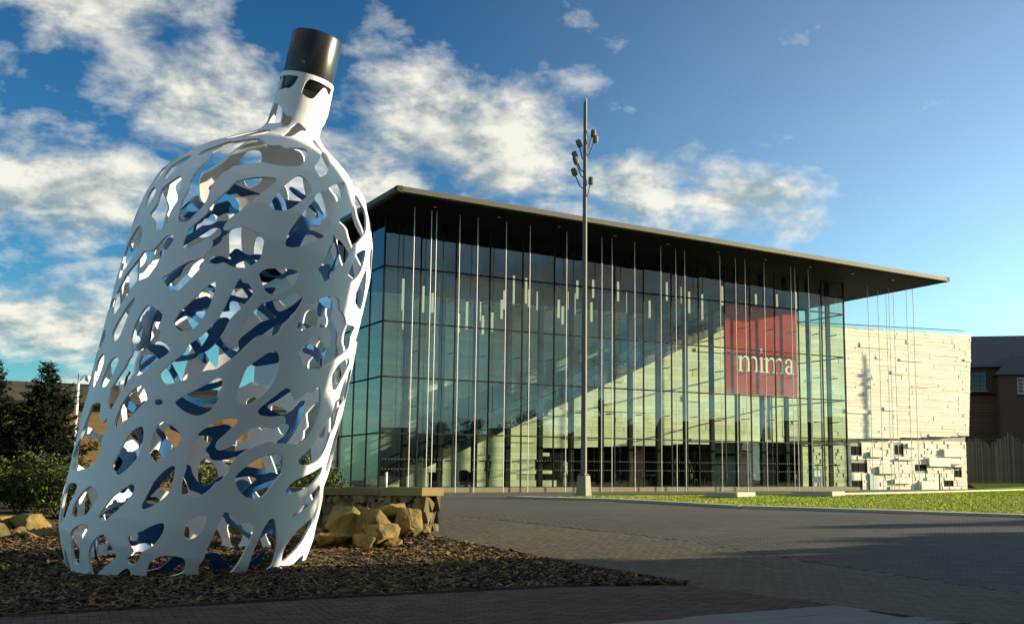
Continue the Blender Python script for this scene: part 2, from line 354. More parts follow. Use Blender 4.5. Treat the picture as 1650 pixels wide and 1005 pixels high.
# lawn with its kerbs
lawn_poly = [(-2.6, 36.9), (0, 35.4), (3.35, 31.2), (6.32, 29.3), (9.5, 27.2), (14, 24.6), (40, 20), (60, 70), (27, 74), (12, 47), (7.2, 39.4), (1.2, 38.9), (-1.6, 38.3)]
lawn = sheet('lawn', lawn_poly, .05, M['grass'])
front = [(-3.6, 37.4), (-2.6, 36.75), (0, 35.25), (3.35, 31.0), (6.32, 29.1), (9.5, 27.0), (14, 24.4), (22, 21.5)]
back = [(-1.6, 38.4), (1.2, 39.0), (7.2, 39.5), (12, 47.1), (27, 74.1)]
def kerb_run(name, pts, w, h, step, label):
    root = empty(name, (pts[0][0], pts[0][1], gz(pts[0][1]))); tag(root, kind='structure')
    for (ax, ay), (bx, by) in zip(pts[:-1], pts[1:]):
        d = Vector((bx - ax, by - ay)); n = max(1, int(d.length / step)); dn = d.normalized(); pn = Vector((-dn.y, dn.x)) * w / 2
        for i in range(n):
            p = Vector((ax, ay)) + d * (i / n) + dn * .006; q = Vector((ax, ay)) + d * ((i + 1) / n) - dn * .006
            mb = MB(); b = [p - pn, q - pn, q + pn, p + pn]
            mb.hexa([(c.x - root.location.x, c.y - root.location.y, gz(c.y) - .05 - root.location.z) for c in b] + [(c.x - root.location.x, c.y - root.location.y, gz(c.y) + h - root.location.z) for c in b])
            mb.build('kerb_stone', M['kerb'], root)
kerb_run('lawn_kerb', front, .42, .07, 1.0, '')
kerb_run('rear_lawn_kerb', back, .35, .13, 1.2, '')
bed_edge = [(-16, 8.62), (-6.9, 12.94), (-4.23, 14.33), (-.85, 15.84), (.92, 16.25), (-3.72, 22.12)]
M['kerb_keep'] = M['kerb']; M['kerb'] = mat('edging_stone', (.075, .06, .045), .9, .3, 3, .4, 25, rnd=.25)
kerb_run('bed_edging', bed_edge, .10, .045, .45, ''); M['kerb'] = M['kerb_keep']
def blades():
    r = np.random.default_rng(3); P = []; mb = MB(); n = 0
    while n < 70000:
        y = 25 + (r.random() ** 1.3) * 46; x = r.uniform(-3, .40 * y + 2)
        if not inside(x, y, lawn_poly): continue
        n += 1; a = r.uniform(0, math.pi); h = r.uniform(.015, .04); w = r.uniform(.008, .018) * (1 + (y - 25) / 30); ca, sa = math.cos(a) * w, math.sin(a) * w
        z = gz(y) + .045; lx, ly = r.uniform(-.03, .03), r.uniform(-.03, .03)
        mb.add([(x - ca, y - sa, z), (x + ca, y + sa, z), (x + lx, y + ly, z + h)], [(0, 1, 2)], float(r.random()))
    o = mb.build('lawn_grass', M['blade']); tag(o, 'short bright green lawn grass beyond the plaza paving', 'grass', kind='stuff')
blades()
def chips():
    r = np.random.default_rng(5); mb = MB(); n = 0
    while n < 46000:
        y = r.uniform(11.5, 25.5); x = r.uniform(-.62 * y - 1, .1 * y + .6)
        if not inside(x, y, bed_poly): continue
        if x > -4 and y > 22.5: continue
        n += 1; a = r.uniform(0, 2 * math.pi); l = r.uniform(.02, .075) * (1.5 if r.random() < .08 else 1); w = r.uniform(.008, .022); t = r.uniform(-.45, .45); k = r.uniform(-.5, .5)
        c, s = math.cos(a), math.sin(a); z = gz(y) + .012 + r.uniform(.004, .045)
        q = []
        for du, dv, th in ((-l, -w, 0), (l, -w, 0), (l, w, 0), (-l, w, 0), (-l, -w, .008), (l, -w * .7, .008), (l, w * .7, .008), (-l, w, .008)):
            q.append((x + du * c - dv * s, y + du * s + dv * c, z + du * t + dv * k + th))
        mb.add(q, [(4, 5, 6, 7), (0, 1, 5, 4), (1, 2, 6, 5), (2, 3, 7, 6), (3, 0, 4, 7)], float(r.random()) ** 2.2)
    o = mb.build('bark_mulch', M['chip']); tag(o, 'brown bark chip mulch covering the planting bed', 'mulch', kind='stuff')
chips()

# ------------------------------------------------------------------ gallery building
H = R(57.63); P0 = Vector((-12.24, 57.85, 0)); BRZ = math.pi / 2 - H
gal = empty('art_gallery', P0, BRZ)
tag(gal, 'glass fronted art gallery with a dark overhanging flat roof and cream stone wall', 'building')
def gw(x, y, z=0):
    c, s = math.cos(BRZ), math.sin(BRZ); return Vector((P0.x + x * c - y * s, P0.y + x * s + y * c, z))
BAY, NB = 2.0125, 16; LX = BAY * NB
ROWS = [0.0, 2.77, 5.648, 8.526, 11.404]
def roof_z(x): return 14.50 - .0195 * (x + 1.16)       # top of the roof edge
def soff(x): return roof_z(x) - .34
def wall_y(x): return 9.6 - .0545 * (x + 2)
# plinth and floor
mb = MB(); mb.box(-.35, LX + .35, -.45, 24, -.3, 0); mb.build('plinth', mat('plinth_stone', (.20, .18, .12), .85, .2, 2), gal)
block('floor_slab', M['floor_in'], gal, .2, LX - .2, .2, 12, .0, .02)
# roof
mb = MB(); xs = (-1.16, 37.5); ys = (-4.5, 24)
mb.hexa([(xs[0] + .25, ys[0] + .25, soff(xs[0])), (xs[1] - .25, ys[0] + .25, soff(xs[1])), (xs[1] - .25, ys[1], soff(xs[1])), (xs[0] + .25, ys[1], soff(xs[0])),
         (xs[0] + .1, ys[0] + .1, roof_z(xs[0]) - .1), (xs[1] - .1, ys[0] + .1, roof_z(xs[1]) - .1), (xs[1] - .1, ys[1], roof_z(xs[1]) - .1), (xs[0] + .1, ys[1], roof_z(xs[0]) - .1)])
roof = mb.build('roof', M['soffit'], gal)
mb = MB()
def strip(x0, y0, x1, y1, ox, oy):
    a, b = (x0, y0), (x1, y1)
    mb.hexa([(x0, y0, soff(x0) + .08), (x1, y1, soff(x1) + .08), (x1 + ox, y1 + oy, soff(x1) + .03), (x0 + ox, y0 + oy, soff(x0) + .03),
             (x0, y0, roof_z(x0)), (x1, y1, roof_z(x1)), (x1 + ox, y1 + oy, roof_z(x1) + .02), (x0 + ox, y0 + oy, roof_z(x0) + .02)])
strip(xs[0], ys[0], xs[1], ys[0], 0, .30)
mb.build('fascia', M['fascia'], roof)
mb = MB(); strip(xs[1], ys[0], xs[1], ys[1], -.30, 0); mb.build('fascia', M['fascia'], roof)
mb = MB(); strip(xs[0], ys[1], xs[0], ys[0], .30, 0); mb.build('fascia', M['fascia'], roof)
# soffit downlights
for i in range(10):
    mb = MB(); mb.tube([(1.5 + i * 3.6, -2.9, soff(1.5 + i * 3.6) - .02), (1.5 + i * 3.6, -2.9, soff(1.5 + i * 3.6) + .02)], .09, 8); mb.build('downlight', M['rod'], roof)
# glazing
LEV = ROWS
def glaze(o, d, n, bays, thick=.028):
    """o start, d unit direction, n outward normal in local xy, bays: cumulative lengths"""
    for i in range(len(bays) - 1):
        a, b = bays[i] + .03, bays[i + 1] - .03
        for r in range(5):
            z0 = LEV[r] + .03; pa = Vector(o) + Vector(d) * a; pb = Vector(o) + Vector(d) * b
            z1a = LEV[r + 1] - .03 if r < 4 else soff(pa.x); z1b = LEV[r + 1] - .03 if r < 4 else soff(pb.x)
            m = MB(); m.add([(pa.x, pa.y, z0), (pb.x, pb.y, z0), (pb.x, pb.y, z1b), (pa.x, pa.y, z1a)], [(0, 1, 2, 3)])
            m.build('glass_pane', M['glass'], gal)
            if r:
                m = MB(); z = LEV[r]; e = Vector(n) * .05
                p = [pa - e * 1.4, pb - e * 1.4, pb + e, pa + e]
                m.hexa([(q.x, q.y, z - .035) for q in p] + [(q.x, q.y, z + .035) for q in p]); m.build('transom', M['black'], gal)
    for b in bays:
        p = Vector(o) + Vector(d) * b; w = .035; q = Vector(d) * w; e = Vector(n) * .035
        m = MB(); c = [p - q - e * 1.2, p + q - e * 1.2, p + q + e, p - q + e]; zt = soff(p.x)
        m.hexa([(k.x, k.y, 0) for k in c] + [(k.x, k.y, zt) for k in c]); m.build('mullion', M['black'], gal)
glaze((0, 0, 0), (1, 0, 0), (0, -1, 0), [BAY * i for i in range(NB + 1)])
glaze((-.0, .0, 0), (0, 1, 0), (-1, 0, 0), [.05, 2.0, 4.2, 6.5])
glaze((LX, 0, 0), (0, 1, 0), (1, 0, 0), [.05, 2.4, 4.8, wall_y(LX) - .1])
# white end wall behind the side glazing, with its door
block('end_wall', M['render'], gal, -.25, .35, 6.75, 24, 0, 13.7)
dr = block('door', M['winglass'], gal, -.30, -.26, 7.3, 8.5, 0, 2.5)
block('door_frame', M['black'], gal, -.33, -.25, 7.18, 7.3, 0, 2.62); block('door_frame', M['black'], gal, -.33, -.25, 8.5, 8.62, 0, 2.62); block('door_frame', M['black'], gal, -.33, -.25, 7.3, 8.5, 2.5, 2.62)
# row of manifestation dots on the lower glass
for zz, nm in ((.95, 0), (1.45, 1)):
    mb = MB()
    for i in range(NB):
        for k in range(1, 12):
            x = BAY * i + k * BAY / 12; mb.box(x - .02, x + .02, -.012, -.008, zz - .02, zz + .02)
    mb.build('glass_dots', mat('frit_grey', (.22, .22, .2), .8), gal)['kind'] = 'stuff'
# steel columns inside the glass with struts
for i in range(1, NB + 1):
    x = BAY * i - .30 if i < NB else LX - .55
    c = block('interior_column', M['steel'], gal, x - .17, x + .17, .95, 1.08, 0.02, soff(x))
    for z in (1.4, 4.2, 7.1, 10.0, 12.6):
        m = MB(); m.box(BAY * i - .04 if i < NB else x - .03, BAY * i + .0 if i < NB else x + .03, .16, .97, z - .03, z + .03)
        m.build('strut', M['black'], gal)
# tension rods in front
RODS = [.70, 1.63, 1.91, 3.21, 4.24, 5.90, 7.33, 9.6, 11.86, 12.53, 14.05, 15.85, 16.91, 17.55, 20.14, 21.32, 22.05, 23.54, 25.69, 26.02, 27.14]
def rod(x, y):
    m = MB(); m.tube([(x, y, -.25), (x, y, soff(x))], .021, 6); m.build('tension_rod', M['rod'], gal)
for x in RODS: rod(x, -2.2)
def ray_x(u, y):      # local x on plane y for a plan bearing given as image column of the survey
    dx = (u - 1000) / 1826.6; d = Vector((dx, math.cos(R(7.75)))); ex = Vector((math.sin(H), math.cos(H))); ey = Vector((-math.cos(H), math.sin(H))); p0 = P0.xy
    t = (y + p0.dot(ey)) / d.dot(ey); return (d * t - p0).dot(ex)
for u, y in ((1400, -.6), (1416, .4), (1434, -.9), (1441.5, .9), (1454, 0.2), (1474, -1.0), (1486, -1.6)): rod(min(ray_x(u, y), 37.1), y)

# stone wall
sw = MB()
def wall_z(x): return 2.4 + max(0, x - 13.6) * .0415       # underside of the upper face
X0, X1 = -1.2, 51.5
def top_z(x): return 11.85 + (x - 39) * .026 if x > 30 else 11.62
PR = .55                                                     # how far the upper face overhangs the lower one
# backing of the upper face (behind the stones)
mb = MB()
mb.hexa([(13.6, wall_y(13.6) + .02, wall_z(13.6)), (X1, wall_y(X1) + .02, 0 + wall_z(X1)), (X1, wall_y(X1) + 1.2, wall_z(X1)), (13.6, wall_y(13.6) + 1.2, wall_z(13.6)),
         (13.6, wall_y(13.6) + .02, top_z(13.6) - .02), (X1 + .9, wall_y(X1) + .02, top_z(X1) - .02), (X1 + .9, wall_y(X1) + 1.2, top_z(X1) - .02), (13.6, wall_y(13.6) + 1.2, top_z(13.6) - .02)])
mb.hexa([(X0, wall_y(X0) + .02, 0.02), (13.6, wall_y(13.6) + .02, .02), (13.6, wall_y(13.6) + 1.2, .02), (X0, wall_y(X0) + 1.2, .02),
         (X0, wall_y(X0) + .02, 11.6), (13.6, wall_y(13.6) + .02, 11.6), (13.6, wall_y(13.6) + 1.2, 11.6), (X0, wall_y(X0) + 1.2, 11.6)])
# lower face outside
lx0 = LX + 3.2
mb.hexa([(lx0, wall_y(lx0) + PR + .02, -.3), (X1 - .1, wall_y(X1) + .12, -.3), (X1 - .1, wall_y(X1) + 1.3, -.3), (lx0, wall_y(lx0) + 1.9, -.3),
         (lx0, wall_y(lx0) + PR + .02, wall_z(lx0)), (X1, wall_y(X1) + .12, wall_z(X1)), (X1, wall_y(X1) + 1.3, wall_z(X1)), (lx0, wall_y(lx0) + 1.9, wall_z(lx0))])
wall = mb.build('stone_wall', M['backing'], gal)
wa = math.atan(-.0545)
cand = []
def courses(x0, x1, zlo, zhi, yf, hs, ls, tag_):
    z = zlo
    while z < zhi - .04:
        h = min(rng.choice(hs), zhi - z)
        if zhi - z - h < .1: h = zhi - z
        x = x0 - rng.uniform(0, .6)
        while x < x1:
            l = rng.uniform(*ls); a, b = max(x, x0), min(x + l, x1)
            if b - a > .06: cand.append((a, b, z, z + h, yf, tag_))
            x += l
        z += h
courses(LX + 1.0, X1 + 1.0, 3.55, 12.2, 0, (.14, .18, .22, .26, .30, .34), (.7, 3.2), 'up')
courses(lx0, X1, -.25, 3.5, 1, (.16, .2, .24, .3, .36), (.5, 1.8), 'low')
courses(X0, LX + 1.0, 0.02, 11.9, 0, (.22, .28, .34, .40), (1.2, 4.0), 'in')
WINS = []
def lowy(x): 
    t = (x - lx0) / (X1 - lx0); return wall_y(x) + PR * (1 - t) + .10 * t
for (xa, xb, za, zb) in ((39.9, 40.9, 2.35, 3.0), (39.9, 41.4, 1.10, 1.75), (39.9, 40.9, -.05, .4), (44.1, 45.0, 2.45, 3.15), (46.1, 47.3, 1.2, 1.65), (50.1, 50.9, .75, 1.25), (49.0, 50.0, .0, .42)):
    WINS.append((xa, xb, za, zb))
objs = []; run = MB(); inrun = MB()
for a, b, z0, z1, yf, tg in cand:
    xm = (a + b) / 2
    if tg == 'up':
        # sloping end and sloping top / underside
        b = min(b, X1 + .95 * (z0 - 1.0) / 11)
        if z0 < wall_z(xm) - .02: z0 = wall_z(xm)
        z1 = min(z1, top_z(xm))
        if b - a < .05 or z1 - z0 < .05: continue
        d = rng.choice((.03, .03, .035, .04, .045, .05)) + rng.uniform(0, .012)
        if rng.random() < .03: d = rng.uniform(.08, .13)
        y = wall_y(xm)
    elif tg == 'low':
        z1 = min(z1, wall_z(xm) - .03)
        if z1 - z0 < .05 or any(a < w[1] and b > w[0] and z0 < w[3] and z1 > w[2] for w in WINS): 
            if z1 - z0 < .05: continue
            # trim round a window
            hit = [w for w in WINS if a < w[1] and b > w[0] and z0 < w[3] and z1 > w[2]]
            if hit:
                w = hit[0]; segs = []
                if a < w[0] - .05: segs.append((a, w[0]))
                if b > w[1] + .05: segs.append((w[1], b))
                for s0, s1 in segs: objs.append((s0, s1, z0, z1, lowy((s0 + s1) / 2), .045))
                continue
        d = rng.choice((.03, .035, .04, .032)) + rng.uniform(0, .008)
        if rng.random() < .03: d = rng.uniform(.09, .15)
        y = lowy(xm)
    else:
        if xm > 13.6 and z0 < wall_z(xm): z0 = wall_z(xm)
        z1 = min(z1, top_z(xm))
        if z1 - z0 < .05: continue
        d = rng.choice((.03, .035, .04)); y = wall_y(xm)
        if rng.random() < .04: d = .12
        c, s = math.cos(wa), math.sin(wa); ha = (b - a) / 2 - .008
        inrun.hexa([(xm + du, y + du * math.tan(wa) + dv, zz) for zz in (z0 + .006, z1 - .006) for du, dv in ((-ha, -d), (ha, -d), (ha, .05), (-ha, .05))], rng.random())
        continue
    objs.append((a, b, z0, z1, y, d))
objs.sort(key=lambda t: -(t[1] - t[0]) * (t[3] - t[2]) - t[5] * 2)
for k, (a, b, z0, z1, y, d) in enumerate(objs):
    g = .007
    if k < 300:
        o = link('stone', unit(M['stone']), wall, ((a + b) / 2, y - d / 2 + .05, (z0 + z1) / 2), (0, 0, wa), (b - a - g * 2, d + .1, z1 - z0 - g * 2))
    else:
        xm = (a + b) / 2; ha = (b - a) / 2 - g
        run.hexa([(xm + du, y + du * math.tan(wa) + dv, zz) for zz in (z0 + g, z1 - g) for du, dv in ((-ha, -d), (ha, -d), (ha, .05), (-ha, .05))], rng.random())
run.build('small_stones', M['stone_j'], wall)['kind'] = 'stuff'
inrun.build('inner_stone_run', M['stone_j'], wall)['kind'] = 'stuff'
for xa, xb, za, zb in WINS:
    y = lowy((xa + xb) / 2); w = block('window', M['dark'], wall, xa, xb, y - .01, y + .015, za, zb); w.rotation_euler = (0, 0, wa)
    f = block('window_frame', M['black'], wall, (xa + xb) / 2 - .02, (xa + xb) / 2 + .02, y - .04, y, za, zb)
# large projecting slabs, ledges and benches of the lower face
for xa, xb, za, zb, d in ((42.4, 44.3, .95, 1.5, .17), (47.4, 49.6, 1.55, 2.2, .17), (44.3, 46.0, 2.0, 2.15, .15), (43.9, 45.6, .2, .55, .15), (50.0, 51.2, 1.5, 1.65, .22), (49.0, 51.2, 2.3, 2.9, .15), (46.5, 48.4, -.25, .35, .2), (49.4, 51.0, 1.75, 2.05, .12), (41.6, 43.0, 2.2, 2.6, .15)):
    y = lowy((xa + xb) / 2); o = link('projecting_stone', unit(M['stone']), wall, ((xa + xb) / 2, y - d / 2, (za + zb) / 2), (0, 0, wa), (xb - xa, d + .1, zb - za))
block('service_door', mat('pale_green_door', (.30, .38, .35), .6, .1, 1), wall, 41.55, 42.35, lowy(42) - .09, lowy(42) - .06, -.25, .95)
# glass balustrade on the wall head
for i in range(9):
    a = LX + 2.2 + i * 1.95; b = a + 1.9
    y = wall_y((a + b) / 2) + .25; t = (top_z(a), top_z(b))
    m = MB(); m.add([(a, wall_y(a) + .25, t[0] - .02), (b, wall_y(b) + .25, t[1] - .02), (b, wall_y(b) + .25, t[1] + .32), (a, wall_y(a) + .25, t[0] + .32)], [(0, 1, 2, 3)])
    m.build('balustrade_pane', M['clearglass'], wall)
    m = MB(); m.tube([(a - .02, wall_y(a) + .25, t[0] + .34), (b + .03, wall_y(b) + .25, t[1] + .34)], .03, 6); m.build('balustrade_rail', M['steel'], wall)
# gallery block behind the stone wall, dark ground floor rooms
mb = MB(); mb.box(.4, 29, 12.2, 23.5, .02, soff(29) - .01); mb.build('gallery_block', M['inwall'], gal)
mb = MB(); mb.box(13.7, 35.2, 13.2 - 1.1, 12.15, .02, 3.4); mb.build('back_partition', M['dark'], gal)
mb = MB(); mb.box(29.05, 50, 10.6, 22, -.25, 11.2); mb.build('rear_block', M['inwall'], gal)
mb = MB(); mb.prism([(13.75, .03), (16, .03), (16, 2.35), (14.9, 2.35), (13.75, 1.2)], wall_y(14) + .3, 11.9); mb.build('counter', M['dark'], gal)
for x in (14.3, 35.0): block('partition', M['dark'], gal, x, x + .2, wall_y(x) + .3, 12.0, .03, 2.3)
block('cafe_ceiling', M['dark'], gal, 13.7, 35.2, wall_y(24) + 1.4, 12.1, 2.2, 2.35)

# staircase climbing along the stone wall
st = MB(); SX0, SZ0, SX1, SZ1 = 1.0, .03, 26.6, 11.35; SY0, SY1 = 5.0, 7.0; sl = (SZ1 - SZ0) / (SX1 - SX0)
st.prism([(SX0, SZ0), (SX0 + 1.2, SZ0), (SX1, SZ1 - .55), (SX1 + 2.0, SZ1 - .55), (SX1 + 2, SZ1), (SX1, SZ1)], SY0, SY1)
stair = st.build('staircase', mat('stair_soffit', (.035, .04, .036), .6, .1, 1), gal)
for k in range(62):
    x = SX0 + .2 + k * .405; z = SZ0 + (x - SX0) * sl
    link('step', unit(M['floor_in']), stair, (x, (SY0 + SY1) / 2, z + .08), None, (.40, SY1 - SY0 - .1, .15))
mb = MB(); mb.prism([(SX0 - .4, .03), (SX0 + 1.0, .03 + .2), (SX1, SZ1 + .1), (SX1, SZ1 + 1.9), (SX0 - .4, 2.15)], SY1, SY1 + .12); mb.build('parapet', mat('stair_parapet', (.22, .25, .23), .7, .06, 1), stair)
for dz in (.45, .95):
    mb = MB(); mb.tube([(SX0, SY0 + .06, SZ0 + dz), (SX1, SY0 + .06, SZ1 + dz)], .045, 6); mb.build('handrail', M['black'], stair)
for k in range(14):
    x = SX0 + .3 + k * 1.95; z = SZ0 + (x - SX0) * sl
    mb = MB(); mb.add([(x, SY0 + .03, z + .05), (x + 1.9, SY0 + .03, z + .05 + 1.9 * sl), (x + 1.9, SY0 + .03, z + .95 + 1.9 * sl), (x, SY0 + .03, z + .95)], [(0, 1, 2, 3)]); mb.build('balustrade_pane', M['clearglass'], stair)

# pendant tube lights
PEND = [(648, 449, 503), (681, 461, 503), (696, 472, 503), (709, 455, 503), (767, 447, 503), (752, 486, 530), (773, 486, 511), (739, 505, 525), (778, 508, 525), (812, 468, 489), (808, 483, 503), (827, 444, 494), (793, 503, 522), (847, 448, 489), (852, 466, 494), (900, 483, 511), (906.5, 493, 519), (916.5, 470, 496), (925.5, 472, 507),
        (955.7, 451, 476), (953, 487, 518), (996, 454, 485), (1011, 471, 504), (1047, 484, 507), (1062, 470, 513), (1099, 462, 489), (1111, 470, 504), (1132, 474, 518), (1143.7, 455, 489), (1164.6, 461, 492), (1219, 474, 492), (1225, 476, 492), (1253, 474, 495), (1284, 471, 499), (650, 497, 530), (866, 470, 498), (930, 452, 480), (1075, 455, 484)]
for k, (u, va, vb) in enumerate(PEND):
    y = 2.4 + (k * 37 % 10) * .22; x = ray_x(u, y); p = gw(x, y); zs = []
    for v in (va, vb):
        dy = (530.2 - v) / 1826.6; wy = math.cos(R(7.75)) - dy * math.sin(R(7.75)); wz = math.sin(R(7.75)) + dy * math.cos(R(7.75)); zs.append(.2 + wz * p.y / wy)
    ln = max(1.1, min(1.7, zs[0] - zs[1])); zb = zs[0] - ln
    t = empty('pendant_light', (p.x, p.y, zb))
    tag(t, 'slim pale tube light hanging on a wire behind the glass front', 'pendant light', 'tube lights hanging in the glass hall')
    m = MB(); m.tube([(0, 0, 0), (0, 0, ln)], .068, 8); m.build('light_tube', M['lamp_tube'], t)
    m = MB(); m.tube([(0, 0, ln), (0, 0, soff(x) - zb)], .012, 4); m.build('wire', M['black'], t)
    m = MB(); m.tube([(0, 0, ln), (0, 0, ln + .1)], .078, 8); m.build('end_cap', M['steel'], t)

# red banner with its lettering
ban = empty('banner', gw(25.45, .42, 5.75), BRZ); tag(ban, 'tall dark red banner with white lowercase lettering hung behind the glass', 'banner')
mb = MB(); mb.box(-2.95, 2.95, 0, .03, 0, 5.65); mb.build('cloth', M['red'], ban)
mb = MB(); mb.tube([(-3.0, .015, 5.66), (3.0, .015, 5.66)], .05, 8); mb.build('top_rail', M['black'], ban)
def arc(cx, cz, rx, rz, a0, a1, n=14): return [(cx + rx * math.cos(R(a0 + (a1 - a0) * i / n)), cz + rz * math.sin(R(a0 + (a1 - a0) * i / n))) for i in range(n + 1)]
def glyph(ch):
    P = []
    def stem(x, z1=1.0): P.append([(x, 0), (x + .17, 0), (x + .17, z1 - .02), (x, z1 - .1)])
    def foot(x): P.append([(x - .12, 0), (x + .29, 0), (x + .29, .035), (x + .19, .08), (x - .02, .08), (x - .12, .035)])
    def flag(x): P.append([(x - .13, .84), (x + .02, .83), (x + .17, .80), (x + .17, 1.0), (x + .13, 1.0), (x - .13, .90)])
    def arch(x, w):       # from a stem whose right side is at x to a stem ending at x + w
        P.append(arc(x + w * .52, .62, w * .48, .40, 0, 150) + arc(x + w * .40, .62, w * .36 + .0, .27, 140, 0)[0:])
        P.append([(x + w - .17, 0), (x + w, 0), (x + w, .64), (x + w - .17, .64)]); foot(x + w - .17)
        P.append([(x - .02, .70), (x + .02, .70), (x + w * .16, .84), (x + w * .10, .90), (x - .02, .82)])
    if ch == 'm': stem(.12); foot(.12); flag(.12); arch(.29, .66); arch(.95, .66); return P, 1.73
    if ch == 'i':
        stem(.12); foot(.12); flag(.12); P.append(arc(.20, 1.42, .115, .12, 0, 360, 16)[:-1]); return P, .42
    if ch == 'a':
        P.append(arc(.36, .66, .30, .36, 0, 165) + arc(.33, .68, .17, .25, 150, 0))      # top hook
        P.append(arc(.12, .77, .085, .10, 0, 360, 12)[:-1])                                # ball
        P.append([(.50, .10), (.67, .06), (.67, .68), (.50, .68)])
        P.append([(.50, .14), (.53, .05), (.60, -.01), (.70, -.02), (.80, .03), (.78, .06), (.70, .06), (.67, .10), (.67, .2), (.5, .2)])
        P.append(arc(.32, .26, .30, .27, 60, 330) + arc(.36, .27, .17, .19, 320, 70))      # bowl
        P.append([(.42, .43), (.47, .50), (.52, .60), (.52, .50), (.47, .42)])
        return P, .86
cur = 0.0; XH = .98
lx = -1.98; lz = 1.45
for ch in 'mima':
    P, w = glyph(ch); mb = MB()
    for k, poly in enumerate(P):
        mb.prism([(x * XH, z * XH) for x, z in poly], -.014 - .0015 * k, .0)
    o = mb.build('letter', M['letter'], ban); o.location = (lx + cur * XH, -.006, lz); cur += w + (.0 if ch != 'i' else .02)

# small things inside the hall
def bodymesh(pts, edges, rad):
    me = bpy.data.meshes.new('body'); me.from_pydata(pts, edges, []); return me
def person(loc, rz, h, m, label, step=.12, arm=0.0):
    t = empty('person', loc, rz); tag(t, label, 'person'); s = h / 1.75
    V = [(0, 0, .95), (0, 0, 1.15), (0, 0, 1.38), (0, 0, 1.5), (0, .02, 1.62), (0, .02, 1.72),
         (.19, 0, 1.40), (.24, .03 + arm, 1.15), (.22, .12 + arm, .92), (.22, .15 + arm, .84), (-.19, 0, 1.40), (-.24, -.02, 1.15), (-.22, .06, .92), (-.22, .08, .84),
         (.09, 0, .90), (.10, step, .5), (.10, step * .6, .08), (.10, step * .6 + .16, .04), (-.09, 0, .90), (-.10, -step * .3, .5), (-.10, -step, .08), (-.10, -step + .16, .04)]
    Ed = [(0, 1), (1, 2), (2, 3), (3, 4), (4, 5), (2, 6), (6, 7), (7, 8), (8, 9), (2, 10), (10, 11), (11, 12), (12, 13), (0, 14), (14, 15), (15, 16), (16, 17), (0, 18), (18, 19), (19, 20), (20, 21)]
    rad = [.15, .14, .16, .06, .09, .075, .075, .05, .04, .03, .075, .05, .04, .03, .10, .065, .045, .04, .10, .065, .045, .04]
    me = bpy.data.meshes.new('body'); me.from_pydata([tuple(c * s for c in v) for v in V], Ed, []); me.materials.append(m)
    o = link('body', me, t); sk = o.modifiers.new('skin', 'SKIN'); sk.use_smooth_shade = True
    for i, v in enumerate(o.data.skin_vertices[0].data): v.radius = (rad[i] * s, rad[i] * s * .85); v.use_root = (i == 0)
    o.modifiers.new('sub', 'SUBSURF').levels = 1; o.modifiers['sub'].render_levels = 1
    hm = MB(); hm.tube([(0, .0, 1.60 * s), (0, -.01, 1.68 * s), (0, 0, 1.76 * s), (0, .01, 1.79 * s)], [.088 * s, .098 * s, .08 * s, .02], 10); hm.build('hair', M['cloth1'], t, True)
    return t
person(gw(ray_x(790, 3.2), 3.2, .02), R(60), 1.75, M['cloth1'], 'person in dark clothes standing alone inside the hall', .06)
person(gw(ray_x(1086, 4.5), 4.5, .02), R(100), 1.7, M['cloth1'], 'person in dark clothes before the dark cafe, third bay right of lamp post', .05, .1)
person(gw(ray_x(1108, 5.5), 5.5, .02), R(-60), 1.72, M['cloth1'], 'person in dark clothes facing another inside the cafe', .05, .08)
person(gw(ray_x(912, 3.4), 3.4, .02), R(20), 1.68, M['cloth2'], 'person in a pale top just left of the lamp post, inside', .08)
b = empty('litter_bin', gw(ray_x(707, 2.6), 2.6, .02), BRZ); tag(b, 'square black bin on the hall floor left of the standing person', 'bin')
block('bin_body', M['black'], b, -.28, .28, -.28, .28, 0, .72); block('bin_lid', M['steel'], b, -.31, .31, -.31, .31, .72, .8)
c = empty('armchair', gw(ray_x(756, 2.8), 2.8, .02), BRZ); tag(c, 'rounded black chair between the bin and the standing person', 'chair')
m = MB(); m.tube([(0, 0, .1), (0, 0, .45)], [.34, .38], 14); m.build('seat', M['black'], c)
m = MB()
for k in range(9):
    a = R(-10 + 200 * k / 8); a2 = R(-10 + 200 * (k + 1) / 8); z = .95 - .03 * (k - 4) ** 2
    if k < 8: m.hexa([(.40 * math.cos(a), .40 * math.sin(a), .3), (.40 * math.cos(a2), .40 * math.sin(a2), .3), (.33 * math.cos(a2), .33 * math.sin(a2), .3), (.33 * math.cos(a), .33 * math.sin(a), .3),
                       (.43 * math.cos(a), .43 * math.sin(a), z), (.43 * math.cos(a2), .43 * math.sin(a2), .95 - .03 * (k - 3) ** 2), (.36 * math.cos(a2), .36 * math.sin(a2), .95 - .03 * (k - 3) ** 2), (.36 * math.cos(a), .36 * math.sin(a), z)])
m.build('backrest', M['black'], c)
m = MB(); m.tube([(0, 0, 0), (0, 0, .1)], [.25, .06], 10); m.build('base', M['steel'], c)
